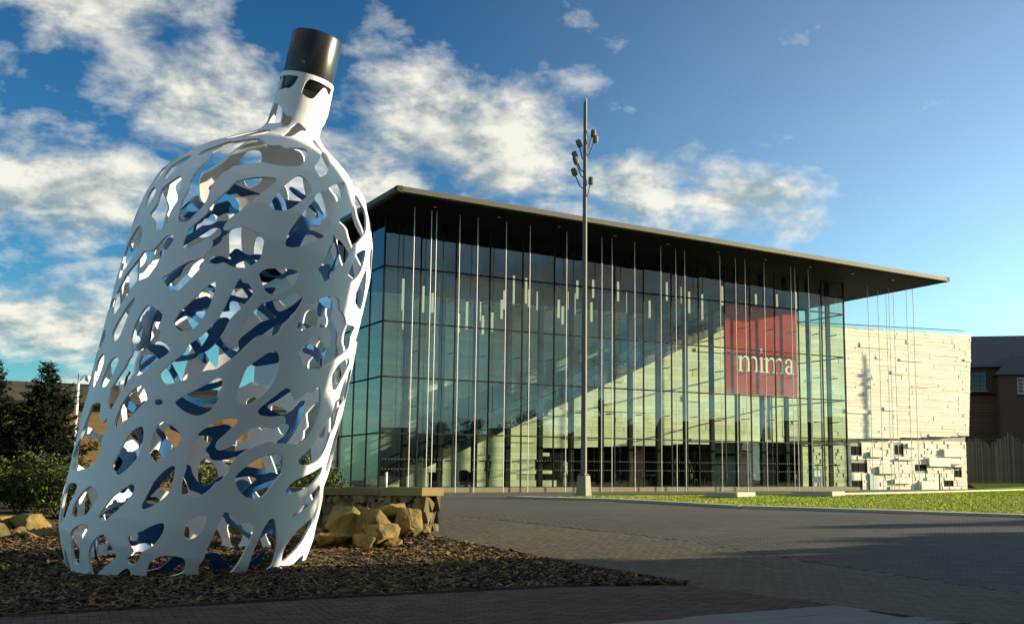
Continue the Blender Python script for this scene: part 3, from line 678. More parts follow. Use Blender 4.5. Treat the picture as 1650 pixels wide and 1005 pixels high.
for k, u in enumerate((1010, 1048, 1128, 1150, 1205, 1262)):
    y = 4.6 + (k % 3) * .9; t = empty('cafe_table', gw(ray_x(u, y), y, .02)); tag(t, 'small round cafe table deep inside the glass hall', 'table', 'cafe tables inside the hall')
    m = MB(); m.tube([(0, 0, .7), (0, 0, .735)], .36, 14); m.build('table_top', M['cloth2'] if k % 3 == 1 else M['steel'], t)
    m = MB(); m.tube([(0, 0, .02), (0, 0, .7)], .03, 6); m.build('leg', M['steel'], t)
    m = MB(); m.tube([(0, 0, 0), (0, 0, .03)], .22, 10); m.build('foot', M['steel'], t)
    for q in (0, 2.3):
        a = q + k; ch = empty('cafe_chair', gw(ray_x(u, y) + .6 * math.cos(a), y + .6 * math.sin(a), .02), a + BRZ); tag(ch, 'dark cafe chair drawn up to a small round table in the hall', 'chair', 'cafe chairs inside the hall')
        block('seat', M['black'], ch, -.2, .2, -.2, .2, .42, .46); block('backrest', M['black'], ch, .17, .2, -.2, .2, .55, .85)
        for sx in (-.18, .18):
            for sy in (-.18, .18): block('leg', M['black'], ch, sx - .015, sx + .015, sy - .015, sy + .015, 0, .85 if sx > 0 else .42)
s = empty('sign_board', gw(ray_x(1311, 1.6), 1.6, .02), BRZ); tag(s, 'blue framed notice stand inside the glass near the right corner', 'sign')
block('panel', M['signblue'], s, -.38, .38, -.02, .02, .25, 1.15); block('notice', M['letter'], s, -.26, -.02, -.03, -.021, .65, 1.05); block('notice', M['letter'], s, .05, .28, -.03, -.021, .65, 1.05)
for x in (-.3, .3): block('leg', M['steel'], s, x - .02, x + .02, -.02, .02, 0, .25)
# bollards
def bollard(p, h, m_, label):
    t = empty('bollard', p); tag(t, label, 'bollard')
    m = MB(); m.tube([(0, 0, 0), (0, 0, h)], .06, 10); m.build('post', m_, t, True); m = MB(); m.tube([(0, 0, h), (0, 0, h + .03)], [.065, .05], 10); m.build('cap', M['steel'], t)
bollard(gw(ray_x(629, -3.2), -3.2, -.25), 1.0, M['rod'], 'pale steel bollard in front of the left glass corner')
bollard(gw(ray_x(1505, 4.0), 4.0, -.25), 1.15, M['lampgrey'], 'grey metal bollard in front of the stone wall')

# ------------------------------------------------------------------ lamp post and low concrete seats on the plaza
def lamp_post(x, y, label):
    t = empty('lamp_post', (x, y, gz(y)), R(-29.5)); tag(t, label, 'street lamp')
    m = MB(); a, b, h = .20, .16, .72
    m.hexa([(-a, -a, -.02), (a, -a, -.02), (a, a, -.02), (-a, a, -.02), (-b, -b, h), (b, -b, h), (b, b, h), (-b, b, h)]); bevel(m.build('base_block', M['lampbase'], t), .015)
    m = MB(); c0, c1 = .085, .052; H_ = 13.6
    m.hexa([(-c0, -c0, h), (c0, -c0, h), (c0, c0, h), (-c0, c0, h), (-c1, -c1, H_ - .12), (c1, -c1, H_ + .1), (c1, c1, H_ + .1), (-c1, c1, H_ - .12)]); po = m.build('pole', M['lampgrey'], t); bevel(po, .012, 2); po.rotation_euler = (0, 0, R(13.5))
    link('access_door', unit(M['steel']), t, (-.035, -.070, 1.5), None, (.08, .012, .5)); link('collar', unit(M['steel']), t, (0, 0, .735), None, (.24, .24, .025))
    for bx in (-.10, .10):
        for by in (-.10, .10): link('bolt', unit(M['rod']), t, (bx, by, .755), None, (.025, .025, .04))
    for (dx, z, az) in ((.30, 12.45, 20), (.36, 12.2, -10), (-.16, 12.05, 190), (-.36, 11.65, 175), (-.34, 11.42, 200), (-.38, 11.05, 180), (.16, 10.72, -20)):
        s = 1 if dx > 0 else -1; aa = R(az) + R(29.5); r = max(abs(dx), .22); ex, ey = math.cos(aa) * r, math.sin(aa) * r
        m = MB(); m.tube([(0, 0, z - .62), (ex * .45, ey * .45, z - .5), (ex * .85, ey * .85, z - .15), (ex, ey, z)], .022, 6); arm = m.build('lamp_arm', M['lampgrey'], t)
        m = MB(); m.tube([(0, 0, .13), (0, 0, .10), (0, 0, -.06), (0, 0, -.15)], [.05, .09, .10, .085], 10); hd = m.build('floodlight', M['lampgrey'], t, False); hd.location = (ex, ey, z + .02); hd.rotation_euler = (R(18), R(14) * s, 0)
    return t
lamp_post(-1.22, 37.9, 'tall grey lamp post with clustered floodlights on a tapered concrete base')
def seat(x, y, lx_, ly_, label):
    t = empty('concrete_seat', (x, y, gz(y)), R(-29.5)); tag(t, label, 'bench')
    bevel(block('seat_slab', M['kerb'], t, -lx_ / 2, lx_ / 2, -ly_ / 2, ly_ / 2, .05, .20), .02); block('plinth', M['joint'], t, -lx_ / 2 + .1, lx_ / 2 - .1, -ly_ / 2 + .1, ly_ / 2 - .1, -.02, .05)
seat(3.6, 37.3, 1.1, 1.5, 'low concrete slab seat on the lawn edge nearest the lamp post')
seat(6.6, 38.2, 1.4, 1.3, 'low concrete slab seat on the lawn edge farther from the lamp post')

# ------------------------------------------------------------------ openwork sculpture
def lattice(name, m, prof, t0, t1, nth, nt, seed, size, band, drop, fill, shear, aniso, blur, parent, solid_top=None, thick=.035, solid_bot=None, bend=0.0):
    r = np.random.default_rng(seed)
    T = np.linspace(t0, t1, nt); TH = np.arange(nth) * 2 * math.pi / nth
    rp = np.interp(T, [p[0] for p in prof], [p[1] for p in prof])
    # smooth the profile a little
    for _ in range(3): rp[1:-1] = (rp[:-2] + 2 * rp[1:-1] + rp[2:]) / 4
    # seeds by dart throwing in arc length
    seeds = []
    ca, sa = math.cos(shear), math.sin(shear)
    def met(dth, dt, rr):
        dth = (dth + math.pi) % (2 * math.pi) - math.pi; ds = dth * rr
        a = ds * ca + dt * sa; b = -ds * sa + dt * ca
        return np.hypot(a / aniso, b * 1.0)
    for _ in range(9000):
        t = r.uniform(t0 - .2, t1 + .2); th = r.uniform(0, 2 * math.pi); rr = float(np.interp(t, T, rp))
        if seeds:
            S = np.array(seeds)
            if met(S[:, 0] - th, S[:, 1] - t, .5 * (S[:, 2] + rr)).min() < size * (.8 + .35 * r.random()): continue
        seeds.append((th, t, rr))
    S = np.array(seeds)
    th, t = np.meshgrid(TH, T); rr = np.repeat(rp[:, None], nth, 1)
    # warp so that the bands wander
    w1 = .20 * np.sin(3 * th + 2.1 * t + 1) + .12 * np.sin(5 * th - 3.3 * t); w2 = .22 * np.sin(2 * th + 2.9 * t + 2) + .12 * np.sin(7 * th + 1.7 * t + .5)
    thw = th + w1 * size / np.maximum(rr, .3); tw = t + w2 * size
    F1 = np.full(th.shape, 9.); F2 = F1.copy(); I1 = np.zeros(th.shape, int); I2 = I1.copy()
    for i, s in enumerate(S):
        d = met(thw - s[0], tw - s[1], .5 * (rr + s[2]))
        c = d < F1; c2 = (~c) & (d < F2)
        F2 = np.where(c, F1, np.where(c2, d, F2)); I2 = np.where(c, I1, np.where(c2, i, I2))
        F1 = np.where(c, d, F1); I1 = np.where(c, i, I1)
    pair = (np.minimum(I1, I2) * 7919 + np.maximum(I1, I2) * 104729) % 1000 / 1000.
    f = (F2 - F1) - band * (.75 + .55 * np.sin(2 * th + t * 1.9) ** 2) * np.clip(2.1 - rr * 1.0, 1, 1.35)          # <0 on the metal
    f = np.where(pair < drop, .16, f)
    filled = (np.arange(len(S)) * 613 % 97) / 97. < fill
    f = np.where(filled[I1], -.12, f)
    f = np.clip(f, -.25, .25)
    for _ in range(blur):
        f = (np.roll(f, 1, 1) + np.roll(f, -1, 1) + 2 * f) / 4; g = f.copy(); g[1:-1] = (f[:-2] + f[2:] + 2 * f[1:-1]) / 4; f = g
    if solid_top is not None: f = np.where(t > solid_top, np.minimum(f, (solid_top + .02 - t) * 3), f)
    if solid_bot is not None: f = np.where(t < solid_bot, np.minimum(f, (t - solid_bot - .02) * 3), f)
    X = rr * np.cos(th) + bend * np.clip((t - 5.9) / 1.3, 0, 1) ** 2 * (3 - 2 * np.clip((t - 5.9) / 1.3, 0, 1)); Y = rr * np.sin(th); Zc = t
    V = []; idx = {}; Fc = []
    def vert(key, p):
        k = idx.get(key)
        if k is None: k = len(V); idx[key] = k; V.append(p)
        return k
    fl = f.tolist(); Xl = X.tolist(); Yl = Y.tolist(); Zl = Zc.tolist()
    for j in range(nt - 1):
        for i in range(nth):
            i2 = (i + 1) % nth; c = ((j, i), (j, i2), (j + 1, i2), (j + 1, i)); vals = [fl[a][b] for a, b in c]
            if min(vals) >= 0: continue
            poly = []
            for k in range(4):
                a, b = c[k], c[(k + 1) % 4]; va, vb = vals[k], vals[(k + 1) % 4]
                if va < 0: poly.append(vert(a, (Xl[a[0]][a[1]], Yl[a[0]][a[1]], Zl[a[0]][a[1]])))
                if (va < 0) != (vb < 0):
                    s = va / (va - vb); key = (a, b) if a < b else (b, a)
                    poly.append(vert(key, tuple((1 - s) * p + s * q for p, q in zip((Xl[a[0]][a[1]], Yl[a[0]][a[1]], Zl[a[0]][a[1]]), (Xl[b[0]][b[1]], Yl[b[0]][b[1]], Zl[b[0]][b[1]])))))
            if len(poly) >= 3: Fc.append(tuple(poly))
    # drop loose flakes: keep the largest connected sheet
    par = list(range(len(V)))
    def find(a):
        while par[a] != a: par[a] = par[par[a]]; a = par[a]
        return a
    for p in Fc:
        a = find(p[0])
        for q in p[1:]: par[find(q)] = a
    cnt = {}
    for p in Fc: a = find(p[0]); cnt[a] = cnt.get(a, 0) + 1
    if cnt:
        keep = {k for k, v in cnt.items() if v > .04 * max(cnt.values())}; Fc = [p for p in Fc if find(p[0]) in keep]
    used = sorted({q for p in Fc for q in p}); rm = {q: i for i, q in enumerate(used)}
    me = bpy.data.meshes.new(name); me.from_pydata([V[q] for q in used], [], [tuple(rm[q] for q in p) for p in Fc]); me.materials.append(m)
    me.polygons.foreach_set('use_smooth', [True] * len(me.polygons)); me.update()
    o = link(name, me, parent); sd = o.modifiers.new('plate', 'SOLIDIFY'); sd.thickness = thick; sd.offset = -1; sd.use_even_offset = False
    es = o.modifiers.new('edge', 'EDGE_SPLIT'); es.split_angle = R(50)
    return o
PROF = [(-.6, 1.45), (-.3, 1.62), (0, 1.76), (.3, 1.87), (.7, 1.92), (2.5, 1.94), (4.2, 1.93), (5.1, 1.90), (5.6, 1.83), (6.0, 1.70), (6.35, 1.49), (6.62, 1.22), (6.84, .91), (7.0, .66), (7.12, .535), (7.25, .48), (7.45, .455), (8.12, .44)]
sculpt = empty('openwork_sculpture', (-6.98, 18.35, -1.03)); sculpt.rotation_euler = (0, R(10.8), 0)
tag(sculpt, 'leaning white pierced steel bottle shaped sculpture with blue inside and black cap', 'sculpture')
lattice('outer_shell', M['white'], PROF, -.5, 8.12, 400, 560, 37, .44, .165, .17, .0, R(58), 1.85, 3, sculpt, solid_top=8.02, bend=.19)
INN = [(-.5, 1.15), (.3, 1.38), (2.5, 1.46), (4.5, 1.44), (5.4, 1.32), (5.9, 1.05), (6.3, .6)]
lattice('inner_shell', M['blue'], INN, -.2, 6.2, 200, 300, 44, .40, .105, .42, .0, R(25), 2.0, 2, sculpt, thick=.03)
mb = MB(); mb.tube([(0, 0, 7.86), (0, 0, 7.88), (0, 0, 8.86), (0, 0, 8.89)], [.40, .415, .415, .405], 48); cap = mb.build('cap', M['capmat'], sculpt, True)
cap.location = (.19, 0, 0); cap.modifiers.new('edge', 'EDGE_SPLIT').split_angle = R(40)
mb = MB(); mb.tube([(.0, -.41, 8.3), (.0, -.425, 8.3)], .025, 10); mb.build('bolt', M['lampgrey'], cap)

# ------------------------------------------------------------------ rocks and the low retaining wall
import bmesh
def rock_mesh(seed, sx, sy, sz):
    r = random.Random(seed); bm = bmesh.new()
    for _ in range(13):
        v = Vector((r.gauss(0, 1), r.gauss(0, 1), r.gauss(0, 1))).normalized()
        v = Vector((max(-.72, min(.72, v.x * 1.1)), max(-.72, min(.72, v.y * 1.1)), max(-.6, min(.62, v.z))))
        bm.verts.new((v.x * sx * .72, v.y * sy * .72, v.z * sz * .8))
    bmesh.ops.convex_hull(bm, input=bm.verts)
    for v in [v for v in bm.verts if not v.link_faces]: bm.verts.remove(v)
    bmesh.ops.dissolve_limit(bm, angle_limit=R(14), verts=bm.verts, edges=bm.edges)
    bmesh.ops.bevel(bm, geom=list(bm.edges), offset=.018, segments=1, affect='EDGES')
    me = bpy.data.meshes.new('rock'); bm.to_mesh(me); bm.free(); me.materials.append(M['rock']); return me
ROCKTEX = bpy.data.textures.new('rock_relief', 'CLOUDS'); ROCKTEX.noise_scale = .14; ROCKTEX.noise_depth = 3
def rock(u, v, w, h, Y, seed, label, group, lift=0.0):
    k = Y / 1826.6; x = (u - 1000) * k; zc = .2 - (v - 779) * k + h * k * .5 * .96
    o = link('boulder', rock_mesh(seed, w * k, w * k * rng.uniform(.8, 1.1), h * k * 1.05), None, (x, Y, zc + lift), (0, 0, rng.uniform(0, 6)))
    sb = o.modifiers.new('sub', 'SUBSURF'); sb.subdivision_type = 'SIMPLE'; sb.levels = 2; sb.render_levels = 3
    dm = o.modifiers.new('chips', 'DISPLACE'); dm.texture = ROCKTEX; dm.strength = .05; dm.mid_level = .5; dm.texture_coords = 'LOCAL'
    tag(o, label, 'rock', group)
GR = 'sandstone boulders heaped against the low wall'; GL = 'sandstone boulders under the dark trees'
for a in ((572, 874, 80, 60, 20.9, 3, 'largest pointed sandstone boulder leaning on the low wall', GR), (606, 868, 46, 50, 20.7, 11, 'slanting narrow boulder right of the largest one', GR),
          (636, 846, 50, 36, 21.5, 8, 'squarish boulder perched highest in the heap by the wall end', GR), (626, 874, 54, 32, 20.4, 14, 'flat topped boulder at the front of the heap', GR),
          (664, 862, 36, 46, 21.2, 22, 'upright blocky boulder against the lit wall end', GR), (688, 860, 20, 16, 21.6, 5, 'small loose stone at the right foot of the wall end', GR),
          (520, 872, 34, 24, 20.6, 31, 'low boulder just right of the sculpture foot', GR), (497, 868, 28, 28, 20.9, 42, 'boulder half hidden by the right edge of the sculpture', GR),
          (548, 876, 60, 20, 20.3, 17, 'long low dark boulder in front of the largest one', GR), (643, 878, 24, 14, 20.2, 19, 'small stone lying before the flat topped boulder', GR),
          (595, 878, 44, 20, 20.2, 25, 'dark low stone at the foot of the heap', GR), (590, 846, 40, 30, 21.7, 26, 'rounded boulder behind the slanting one', GR)): rock(*a)
for a in ((18, 862, 60, 32, 23.2, 51, 'flat lit boulder at the left picture edge', GL), (8, 886, 54, 46, 21.6, 52, 'tall lit boulder in the bottom left of the rocks', GL),
          (66, 858, 70, 32, 23.4, 53, 'broad slab shaped boulder under the green shrub', GL), (46, 872, 50, 26, 22.4, 54, 'low boulder between the broad slab and the left edge', GL),
          (88, 886, 56, 36, 21.8, 55, 'blocky boulder beside the left foot of the sculpture', GL)): rock(*a)
for k, (u, v, w, h) in enumerate(((140, 876, 60, 36), (195, 870, 54, 40), (250, 878, 60, 34), (305, 872, 56, 42), (360, 876, 64, 38), (412, 872, 56, 40), (455, 874, 44, 30))):
    rock(u, v, w, h, 22.0 + .3 * (k % 2), 70 + k, 'sandstone boulder glimpsed through the openings low in the sculpture', 'boulders behind the sculpture')
# retaining wall
WE = Vector((-3.95, 22.75)); wd = Vector((-.824, .566)); wrz = math.atan2(-.566, .824)      # local -x runs away from the lit end
rw = empty('retaining_wall', (WE.x, WE.y, gz(22.7)), wrz); tag(rw, 'low rubble stone wall with a heavy coping, its right end sunlit', 'wall')
WLEN, WT = 8.2, .50; zt = .12 - gz(22.7)
core = block('wall_core', M['soil'], rw, -WLEN, -.06, .07, WT - .05, -.3, zt - .15)
x = -WLEN
for k in range(7):
    l = 1.18 if k < 6 else .0
    if k < 6: bevel(block('coping_stone', M['coping'], rw, x, x + l - .012, -.07, WT + .06, zt - .155, zt - rng.uniform(0, .01)), .02); x += l
bevel(block('coping_stone', M['coping'], rw, x, .07, -.08, WT + .07, zt - .165, zt + .005), .025)
def rubble(x0, x1, z0, z1, put):
    z = z0
    while z < z1 - .03:
        h = min(rng.uniform(.13, .32), z1 - z); x = x0
        if z1 - z - h < .07: h = z1 - z
        while x < x1:
            l = min(rng.uniform(.07, .20), x1 - x)
            if x1 - x - l < .06: l = x1 - x
            put(x, x + l, z, z + h, rng.uniform(.0, .07)); x += l
        z += h
STM = []
for k in range(14):
    r = random.Random(900 + k); bm = bmesh.new()
    for q in range(16):
        bm.verts.new((max(-.5, min(.5, r.gauss(0, .6))), r.uniform(-.5, .5), max(-.5, min(.5, r.gauss(0, .6)))))
    bmesh.ops.convex_hull(bm, input=bm.verts)
    for v in [v for v in bm.verts if not v.link_faces]: bm.verts.remove(v)
    me = bpy.data.meshes.new('rubble_stone'); bm.to_mesh(me); bm.free(); me.materials.append(M['rubble']); STM.append(me)
rubble(-5.2, 0, -.25, zt - .165, lambda a, b, c, d, e: link('rubble_stone', rng.choice(STM), rw, ((a + b) / 2, .06 - e / 2, (c + d) / 2), None, ((b - a) * 1.12, .16 + e, (d - c) * 1.10)))
rubble(.02, WT - .02, -.25, zt - .165, lambda a, b, c, d, e: link('rubble_stone', rng.choice(STM), rw, (-.04 + e / 2, (a + b) / 2, (c + d) / 2), (0, 0, math.pi / 2), ((b - a) * 1.12, .16 + e, (d - c) * 1.10)))

# ------------------------------------------------------------------ trees and shrubs on the left
def conifer(x, y, h, rad, seed, label):
    r = random.Random(seed); t = empty('conifer', (x, y, gz(y))); tag(t, label, 'tree', 'dark conifers on the left')
    m = MB(); m.tube([(0, 0, -.1), (.03, 0, h * .5), (0, .02, h * .99)], [.09, .06, .012], 8); m.build('trunk', M['bark'], t)
    m = MB(); b = MB(); z = h * .08
    while z < h * .98:
        f = 1 - z / h; L_ = rad * (f ** .8) * r.uniform(.75, 1.1) + .06
        for k in range(7 if f > .15 else 4):
            a = r.uniform(0, 6.28); ll = L_ * r.uniform(.55, 1.12); up = r.uniform(-.05, .45) + .3 * (1 - f)
            d = Vector((math.cos(a), math.sin(a), up)); tip = Vector((0, 0, z)) + d * ll
            m.tube([(0, 0, z), tuple(tip)], [.018, .004], 4, False)
            nn = int(ll * 85) + 8
            for q in range(nn):
                s = r.uniform(.12, 1.05); p = Vector((0, 0, z)) + d * ll * s + Vector((r.gauss(0, .05), r.gauss(0, .05), r.gauss(0, .035)))
                e = Vector((r.gauss(0, 1) + d.x * .8, r.gauss(0, 1) + d.y * .8, r.gauss(.25, .6))).normalized() * r.uniform(.06, .14); g = Vector((r.gauss(0, 1), r.gauss(0, 1), r.gauss(0, 1))).normalized() * r.uniform(.014, .03)
                b.add([p - g, p + g, p + e + g * .4, p + e - g * .4], [(0, 1, 2, 3)], r.random())
        z += h * r.uniform(.018, .032)
    m.build('branches', M['bark'], t); b.build('crown', M['needle'], t)
conifer(-15.2, 30.0, 3.85, 1.6, 1, 'tallest dark conifer left of the sculpture')
conifer(-17.2, 31.0, 3.95, 1.5, 2, 'dark conifer cut off by the left picture edge')
conifer(-14.6, 28.6, 2.6, 1.5, 4, 'shorter dark conifer just behind the green shrub')
conifer(-16.3, 29.0, 2.9, 1.4, 5, 'broad dark conifer between the tallest one and the left edge')
conifer(-13.4, 31.5, 2.6, 1.0, 6, 'small dark conifer half hidden by the sculpture')
def shrub(x, y, h, rad, seed, n, label, mname='leaf', cat='shrub'):
    r = random.Random(seed); t = empty('shrub', (x, y, gz(y))); tag(t, label, cat, 'shrubs behind the rocks')
    m = MB(); b = MB(); cl = []
    for k in range(16):
        a = r.uniform(0, 6.28); rr = rad * math.sqrt(r.random()); c = Vector((rr * math.cos(a), rr * math.sin(a), h * r.uniform(.35, .92) * (1 - .35 * (rr / rad) ** 2))); cl.append((c, r.uniform(.18, .36) * h))
        m.tube([(rr * .15 * math.cos(a), rr * .15 * math.sin(a), 0), tuple(c * .6), tuple(c)], [.02, .012, .005], 5, False)
    for q in range(n):
        c, s = r.choice(cl); d = Vector((r.gauss(0, 1), r.gauss(0, 1), r.gauss(0, 1))).normalized() * s * r.uniform(.3, 1.1) ; p = c + d
        if p.z < .03: continue
        e = Vector((r.gauss(0, 1), r.gauss(0, 1), r.gauss(.3, .7))).normalized() * r.uniform(.03, .065); g = e.cross(Vector((r.gauss(0, 1), r.gauss(0, 1), r.gauss(0, 1)))).normalized() * r.uniform(.012, .026)
        b.add([p - e, p + g, p + e, p - g], [(0, 1, 2, 3)], r.random())
    m.build('stems', M['bark'], t); b.build('foliage', M[mname], t)
shrub(-13.9, 26.6, 1.55, .85, 1, 6500, 'leafy green shrub below the conifers, left one')
shrub(-12.75, 26.2, 1.45, .8, 2, 6500, 'leafy green shrub touching the left side of the sculpture')
shrub(-14.9, 26.0, 1.15, .7, 3, 4000, 'low green shrub at the left picture edge')
shrub(-10.8, 29.5, 1.3, 1.0, 4, 5000, 'green shrub seen through the left openings of the sculpture')
shrub(-8.6, 31.5, 1.3, 1.0, 5, 4000, 'green shrub seen through the middle of the sculpture')

# ------------------------------------------------------------------ security mast
t = empty('camera_mast', (-19.2, 40, gz(40))); tag(t, 'slim white mast with a dome camera left of the sculpture', 'mast')
m = MB(); m.tube([(0, 0, 0), (0, 0, 3.95)], [.075, .06], 10); m.build('pole', M['rod'], t)
m = MB(); m.tube([(0, 0, 3.95), (0, 0, 4.3)], .012, 6); m.build('aerial', M['steel'], t)
m = MB(); m.tube([(.06, 0, 4.05), (.2, 0, 4.25), (.34, 0, 4.22)], .02, 6); m.build('bracket', M['rod'], t)
m = MB(); m.tube([(.34, 0, 4.24), (.34, 0, 4.18), (.34, 0, 4.08), (.34, 0, 4.02)], [.05, .1, .09, .03], 10); m.build('dome_camera', M['rod'], t, True)

# ------------------------------------------------------------------ neighbouring buildings
def window(root, cx, y, cz, w, h, bars=(2, 3), fm=None, normal=-1):
    f = MB(); f.box(-w / 2 - .06, w / 2 + .06, -.05, .02, -h / 2 - .06, h / 2 + .06)
    o = f.build('window', fm or M['render'], root); o.location = (cx, y, cz)
    link('pane', unit(M['winglass']), o, (0, -.052, 0), None, (w, .01, h))
    for i in range(1, bars[0]): link('glazing_bar', unit(fm or M['render']), o, (-w / 2 + w * i / bars[0], -.06, 0), None, (.04, .03, h))
    for i in range(1, bars[1]): link('glazing_bar', unit(fm or M['render']), o, (0, -.062, -h / 2 + h * i / bars[1]), None, (w, .03, .04))
    link('sill', unit(M['kerb']), o, (0, -.1, -h / 2 - .1), None, (w + .3, .16, .08))
    return o
def gable_house(name, loc, rz, w, d, he, hr, wm, rm, label):
    t = empty(name, loc, rz); tag(t, label, 'building')
    m = MB(); m.box(0, w, 0, d, 0, he); m.build('wall', wm, t)
    m = MB(); o = .35
    m.add([(-o, -o, he - .05), (w + o, -o, he - .05), (w + o, d / 2, hr), (-o, d / 2, hr), (-o, d + o, he - .05), (w + o, d + o, he - .05)], [(0, 1, 2, 3), (3, 2, 5, 4), (0, 3, 4), (1, 5, 2), (0, 4, 5, 1)])
    r = m.build('roof', rm, t)
    m = MB(); m.box(-o, w + o, -o - .06, -o + .04, he - .18, he - .03); m.build('gutter', M['black'], t)
    return t
M['tan_brick'] = mat('tan_brick_wall', (.15, .092, .032), .9, .25, 2, .5, 25); M['olive_tile'] = mat('olive_tile', (.045, .038, .020), .9, .3, .5, .4, 6, stretch=(1, 1, 8))
M['brick_dark'] = mat('dark_brick_wall', (.075, .040, .022), .9, .3, 2, .5, 25)  # the same brick in an evenly darker tone
lb = gable_house('brick_hall', (-37, 43.0, -.25), R(34), 24, 9, 4.1, 5.3, M['tan_brick'], M['olive_tile'], 'low brown brick building with a tiled roof behind the conifers')
for k in range(6): window(lb, 2.4 + k * 3.8, 0, 2.3, 1.3, 1.4, (2, 2))
for k in range(12):
    m = MB(); m.box(-.02, 24.02, -.012, .0, .3 + k * .3, .3 + k * .3 + .035); m.build('brick_course', M['brick_row'], lb)
rb = gable_house('brick_mill', (36.2, 126, -.25), R(-8), 44, 14, 13.3, 17.6, M['brick_dark'], M['slate'], 'dark brick building with a slate roof right of the stone wall')
for k in range(9): window(rb, 3.4 + k * 4.4, 0, 11.7, 2.0, 2.0, (3, 4), M['black'])
for k in range(9): window(rb, 8.0 + k * 4.4, 0, 7.4, 1.8, 2.0, (3, 4), M['black'])
for k in range(9): window(rb, 8.0 + k * 4.4, 0, 3.0, 1.8, 2.0, (3, 4))
block('string_course', M['black'], rb, -.05, 44.05, -.10, -.003, 10.1, 10.4)
for k in range(32): block('brick_course', M['brick_row'], rb, .0, 44, -.014, -.002, .3 + k * .31, .37 + k * .31)
m = MB(); m.add([(5.0, -2.2, 12.2), (18, -2.2, 12.2), (18, 1.2, 14.6), (7.4, 1.2, 14.6), (5.0, 1.0, 12.2)], [(0, 1, 2, 3), (0, 3, 4)]); m.build('bay_roof', M['slate'], rb)
block('bay_wall', M['brick_dark'], rb, 5.4, 17.8, -1.9, -.1, 0, 12.15)
for k in range(3): window(rb, 8.2 + k * 3.6, -1.9, 11.0, 1.6, 1.6, (3, 4))
for k in range(3): window(rb, 8.6 + k * 3.6, -1.9, 7.6, 1.1, 1.2, (2, 3))
m = MB(); m.tube([(.1, -.12, .0), (.1, -.12, 13.3)], .09, 6); m.build('downpipe', M['black'], rb)
# paling fence of uneven boards
fn = empty('paling_fence', (29.5, 97.0, -.25), R(-4)); tag(fn, 'tall paling fence of uneven weathered boards beside the stone wall', 'fence')
x = 0; k = 0; hh = 4.0
while x < 12:
    w = rng.uniform(.09, .17); hh = 3.85 + .38 * math.sin(x * 2.1 + .4) + .30 * math.sin(x * .7) * (1 if x > 2 else .3) + rng.uniform(-.18, .18) + .05 * x
    m = MB(); tp = rng.uniform(-.12, .12); m.add([(0, 0, .4), (w - .02, 0, .4), (w - .02, .04, .4), (0, .04, .4), (0, 0, hh - tp), (w - .02, 0, hh + tp), (w - .02, .04, hh + tp), (0, .04, hh - tp)], _ub.f)
    b = m.build('board', M['timber'], fn); b.location = (x, rng.uniform(-.03, .03), 0); b.rotation_euler = (0, R(rng.uniform(-.6, .6)), 0); x += w
for z in (1.0, 2.6): block('rail', M['timber'], fn, 0, 12, .09, .17, z, z + .12)
m = MB(); m.add([(29.2, 93.5, -.25), (60, 92, -.25), (60, 100, .25), (29.2, 99, .25), (29.2, 96.2, .22), (60, 94.6, .22)], [(0, 1, 5, 4), (4, 5, 2, 3)]); vg = m.build('verge', M['grass']); vg['kind'] = 'structure'
# the office block right of the frame whose shade falls over the foreground
ob = empty('office_block', (14, 21.7, gz(21.7)), 0); tag(ob, 'brick office block standing right of the plaza paving', 'building')
block('wall', M['brick_w'], ob, 0, 10, -45, 0, -1.5, 15.5); block('parapet', M['kerb'], ob, -.2, 10.2, -45.2, .2, 15.5, 15.9)
for j in range(4):
    for i in range(12):
        w = link('window', unit(M['winglass']), ob, (-.02, -3 - i * 3.5, 2.6 + j * 3.5), None, (.06, 1.8, 1.9))
    for i in range(3):
        w = link('window', unit(M['winglass']), ob, (1.8 + i * 3.2, .02, 2.6 + j * 3.5), None, (1.6, .06, 1.9))
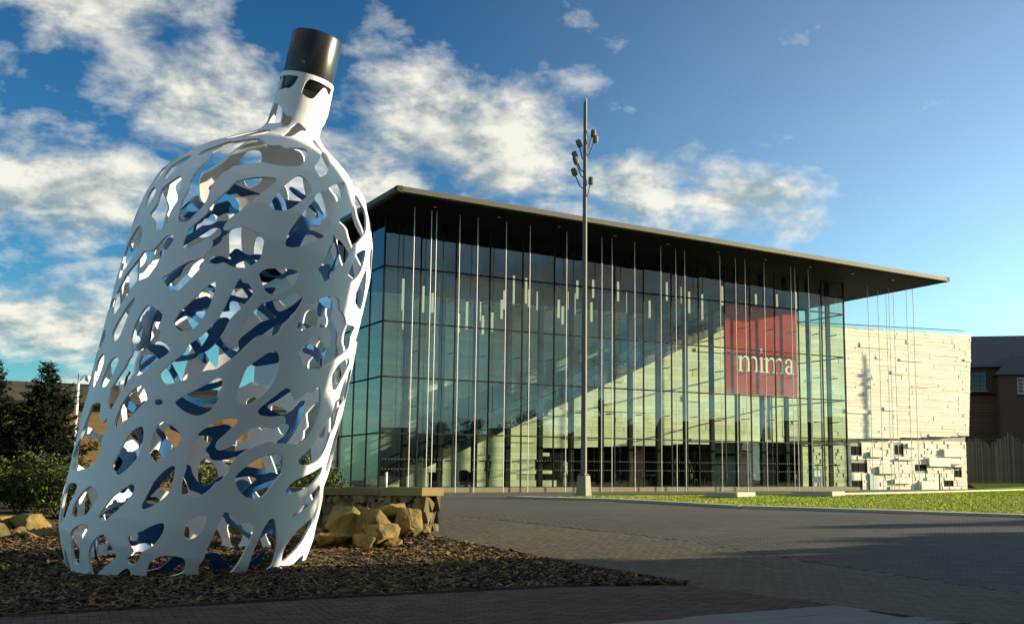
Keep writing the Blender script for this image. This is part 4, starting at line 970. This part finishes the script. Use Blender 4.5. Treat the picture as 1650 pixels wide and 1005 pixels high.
# broad trees beyond the right side of the plaza
def broad_tree(x, y, h, rad, seed, n, label):
    r = random.Random(seed); t = empty('broad_tree', (x, y, gz(y))); tag(t, label, 'tree', 'trees right of the plaza')
    m = MB(); b = MB(); m.tube([(0, 0, -.2), (.1, 0, h * .3), (0, .15, h * .62)], [.28, .2, .1], 9); cl = []
    for k in range(26):
        a = r.uniform(0, 6.28); q = rad * math.sqrt(r.random()) * .85; c = Vector((q * math.cos(a), q * math.sin(a), h * (.42 + .5 * r.random() * (1 - .5 * (q / rad) ** 2)))); cl.append((c, rad * r.uniform(.2, .36)))
        m.tube([(0, 0, h * r.uniform(.25, .5)), tuple(c * .6 + Vector((0, 0, h * .15))), tuple(c)], [.07, .04, .015], 5, False)
    for q in range(n):
        c, s_ = r.choice(cl); p = c + Vector((r.gauss(0, 1), r.gauss(0, 1), r.gauss(0, 1))).normalized() * s_ * r.uniform(.4, 1.1)
        e = Vector((r.gauss(0, 1), r.gauss(0, 1), r.gauss(0, 1))).normalized() * r.uniform(.10, .2); g = e.cross(Vector((r.gauss(0, 1), r.gauss(0, 1), r.gauss(0, 1)))).normalized() * r.uniform(.06, .12)
        b.add([p - e, p + g, p + e, p - g], [(0, 1, 2, 3)], r.random())
    m.build('trunk', M['bark'], t); b.build('crown', M['needle'], t)
for k, (x, y, h, rad) in enumerate(((46, 41.5, 8.5, 2.6), (58, 36, 10, 3.4), (66, 22, 11, 3.8), (72, 10, 12, 4.2), (80, 28, 10, 4.0), (84, -4, 13, 4.6))):
    broad_tree(x, y, h, rad, 300 + k, 5000, ('slender', 'medium', 'leaning', 'wide', 'distant', 'tallest')[k] + ' leafy tree on the far right side of the plaza')

for k, (x, y) in enumerate(((96, -28), (101, -12), (104, 5), (106, 22), (108, 40))):
    th = gable_house('terrace_house', (x, y, -.25), R(80), 14.5, 9, 6.2, 9.4, M['brick_w'], M['slate'], ('first', 'second', 'third', 'fourth', 'fifth')[k] + ' brick terrace house, counted from behind the camera, east of the plaza')
    for j in (1.6, 4.3):
        for i in range(4): window(th, 2 + i * 3.5, 0, j, 1.1, 1.4, (2, 2))
broad_tree(18.6, 21.9, 10.5, 1.3, 410, 3000, 'unseen narrow leafy tree added to fray the office block shadow edge')  # out of view, added to roughen the straight edge of the foreground shade
lamp_post(34.0, 89.2, 'second tall lamp post, unseen, added to cast a shadow on the stone wall')  # added out of view to throw the upright shadow on the wall

for k, (x, y, h, rad) in enumerate(((22, 23.9, 4.6, 1.3), (27, 26.3, 5.4, 1.5), (30.5, 29.4, 6.0, 1.5))):  # unseen row added so its shadows soften the hard shade boundary
    broad_tree(x, y, h, rad, 420 + k, 2200, ('nearest', 'middle', 'farthest')[k] + ' unseen young tree added to break up the office block shadow edge')
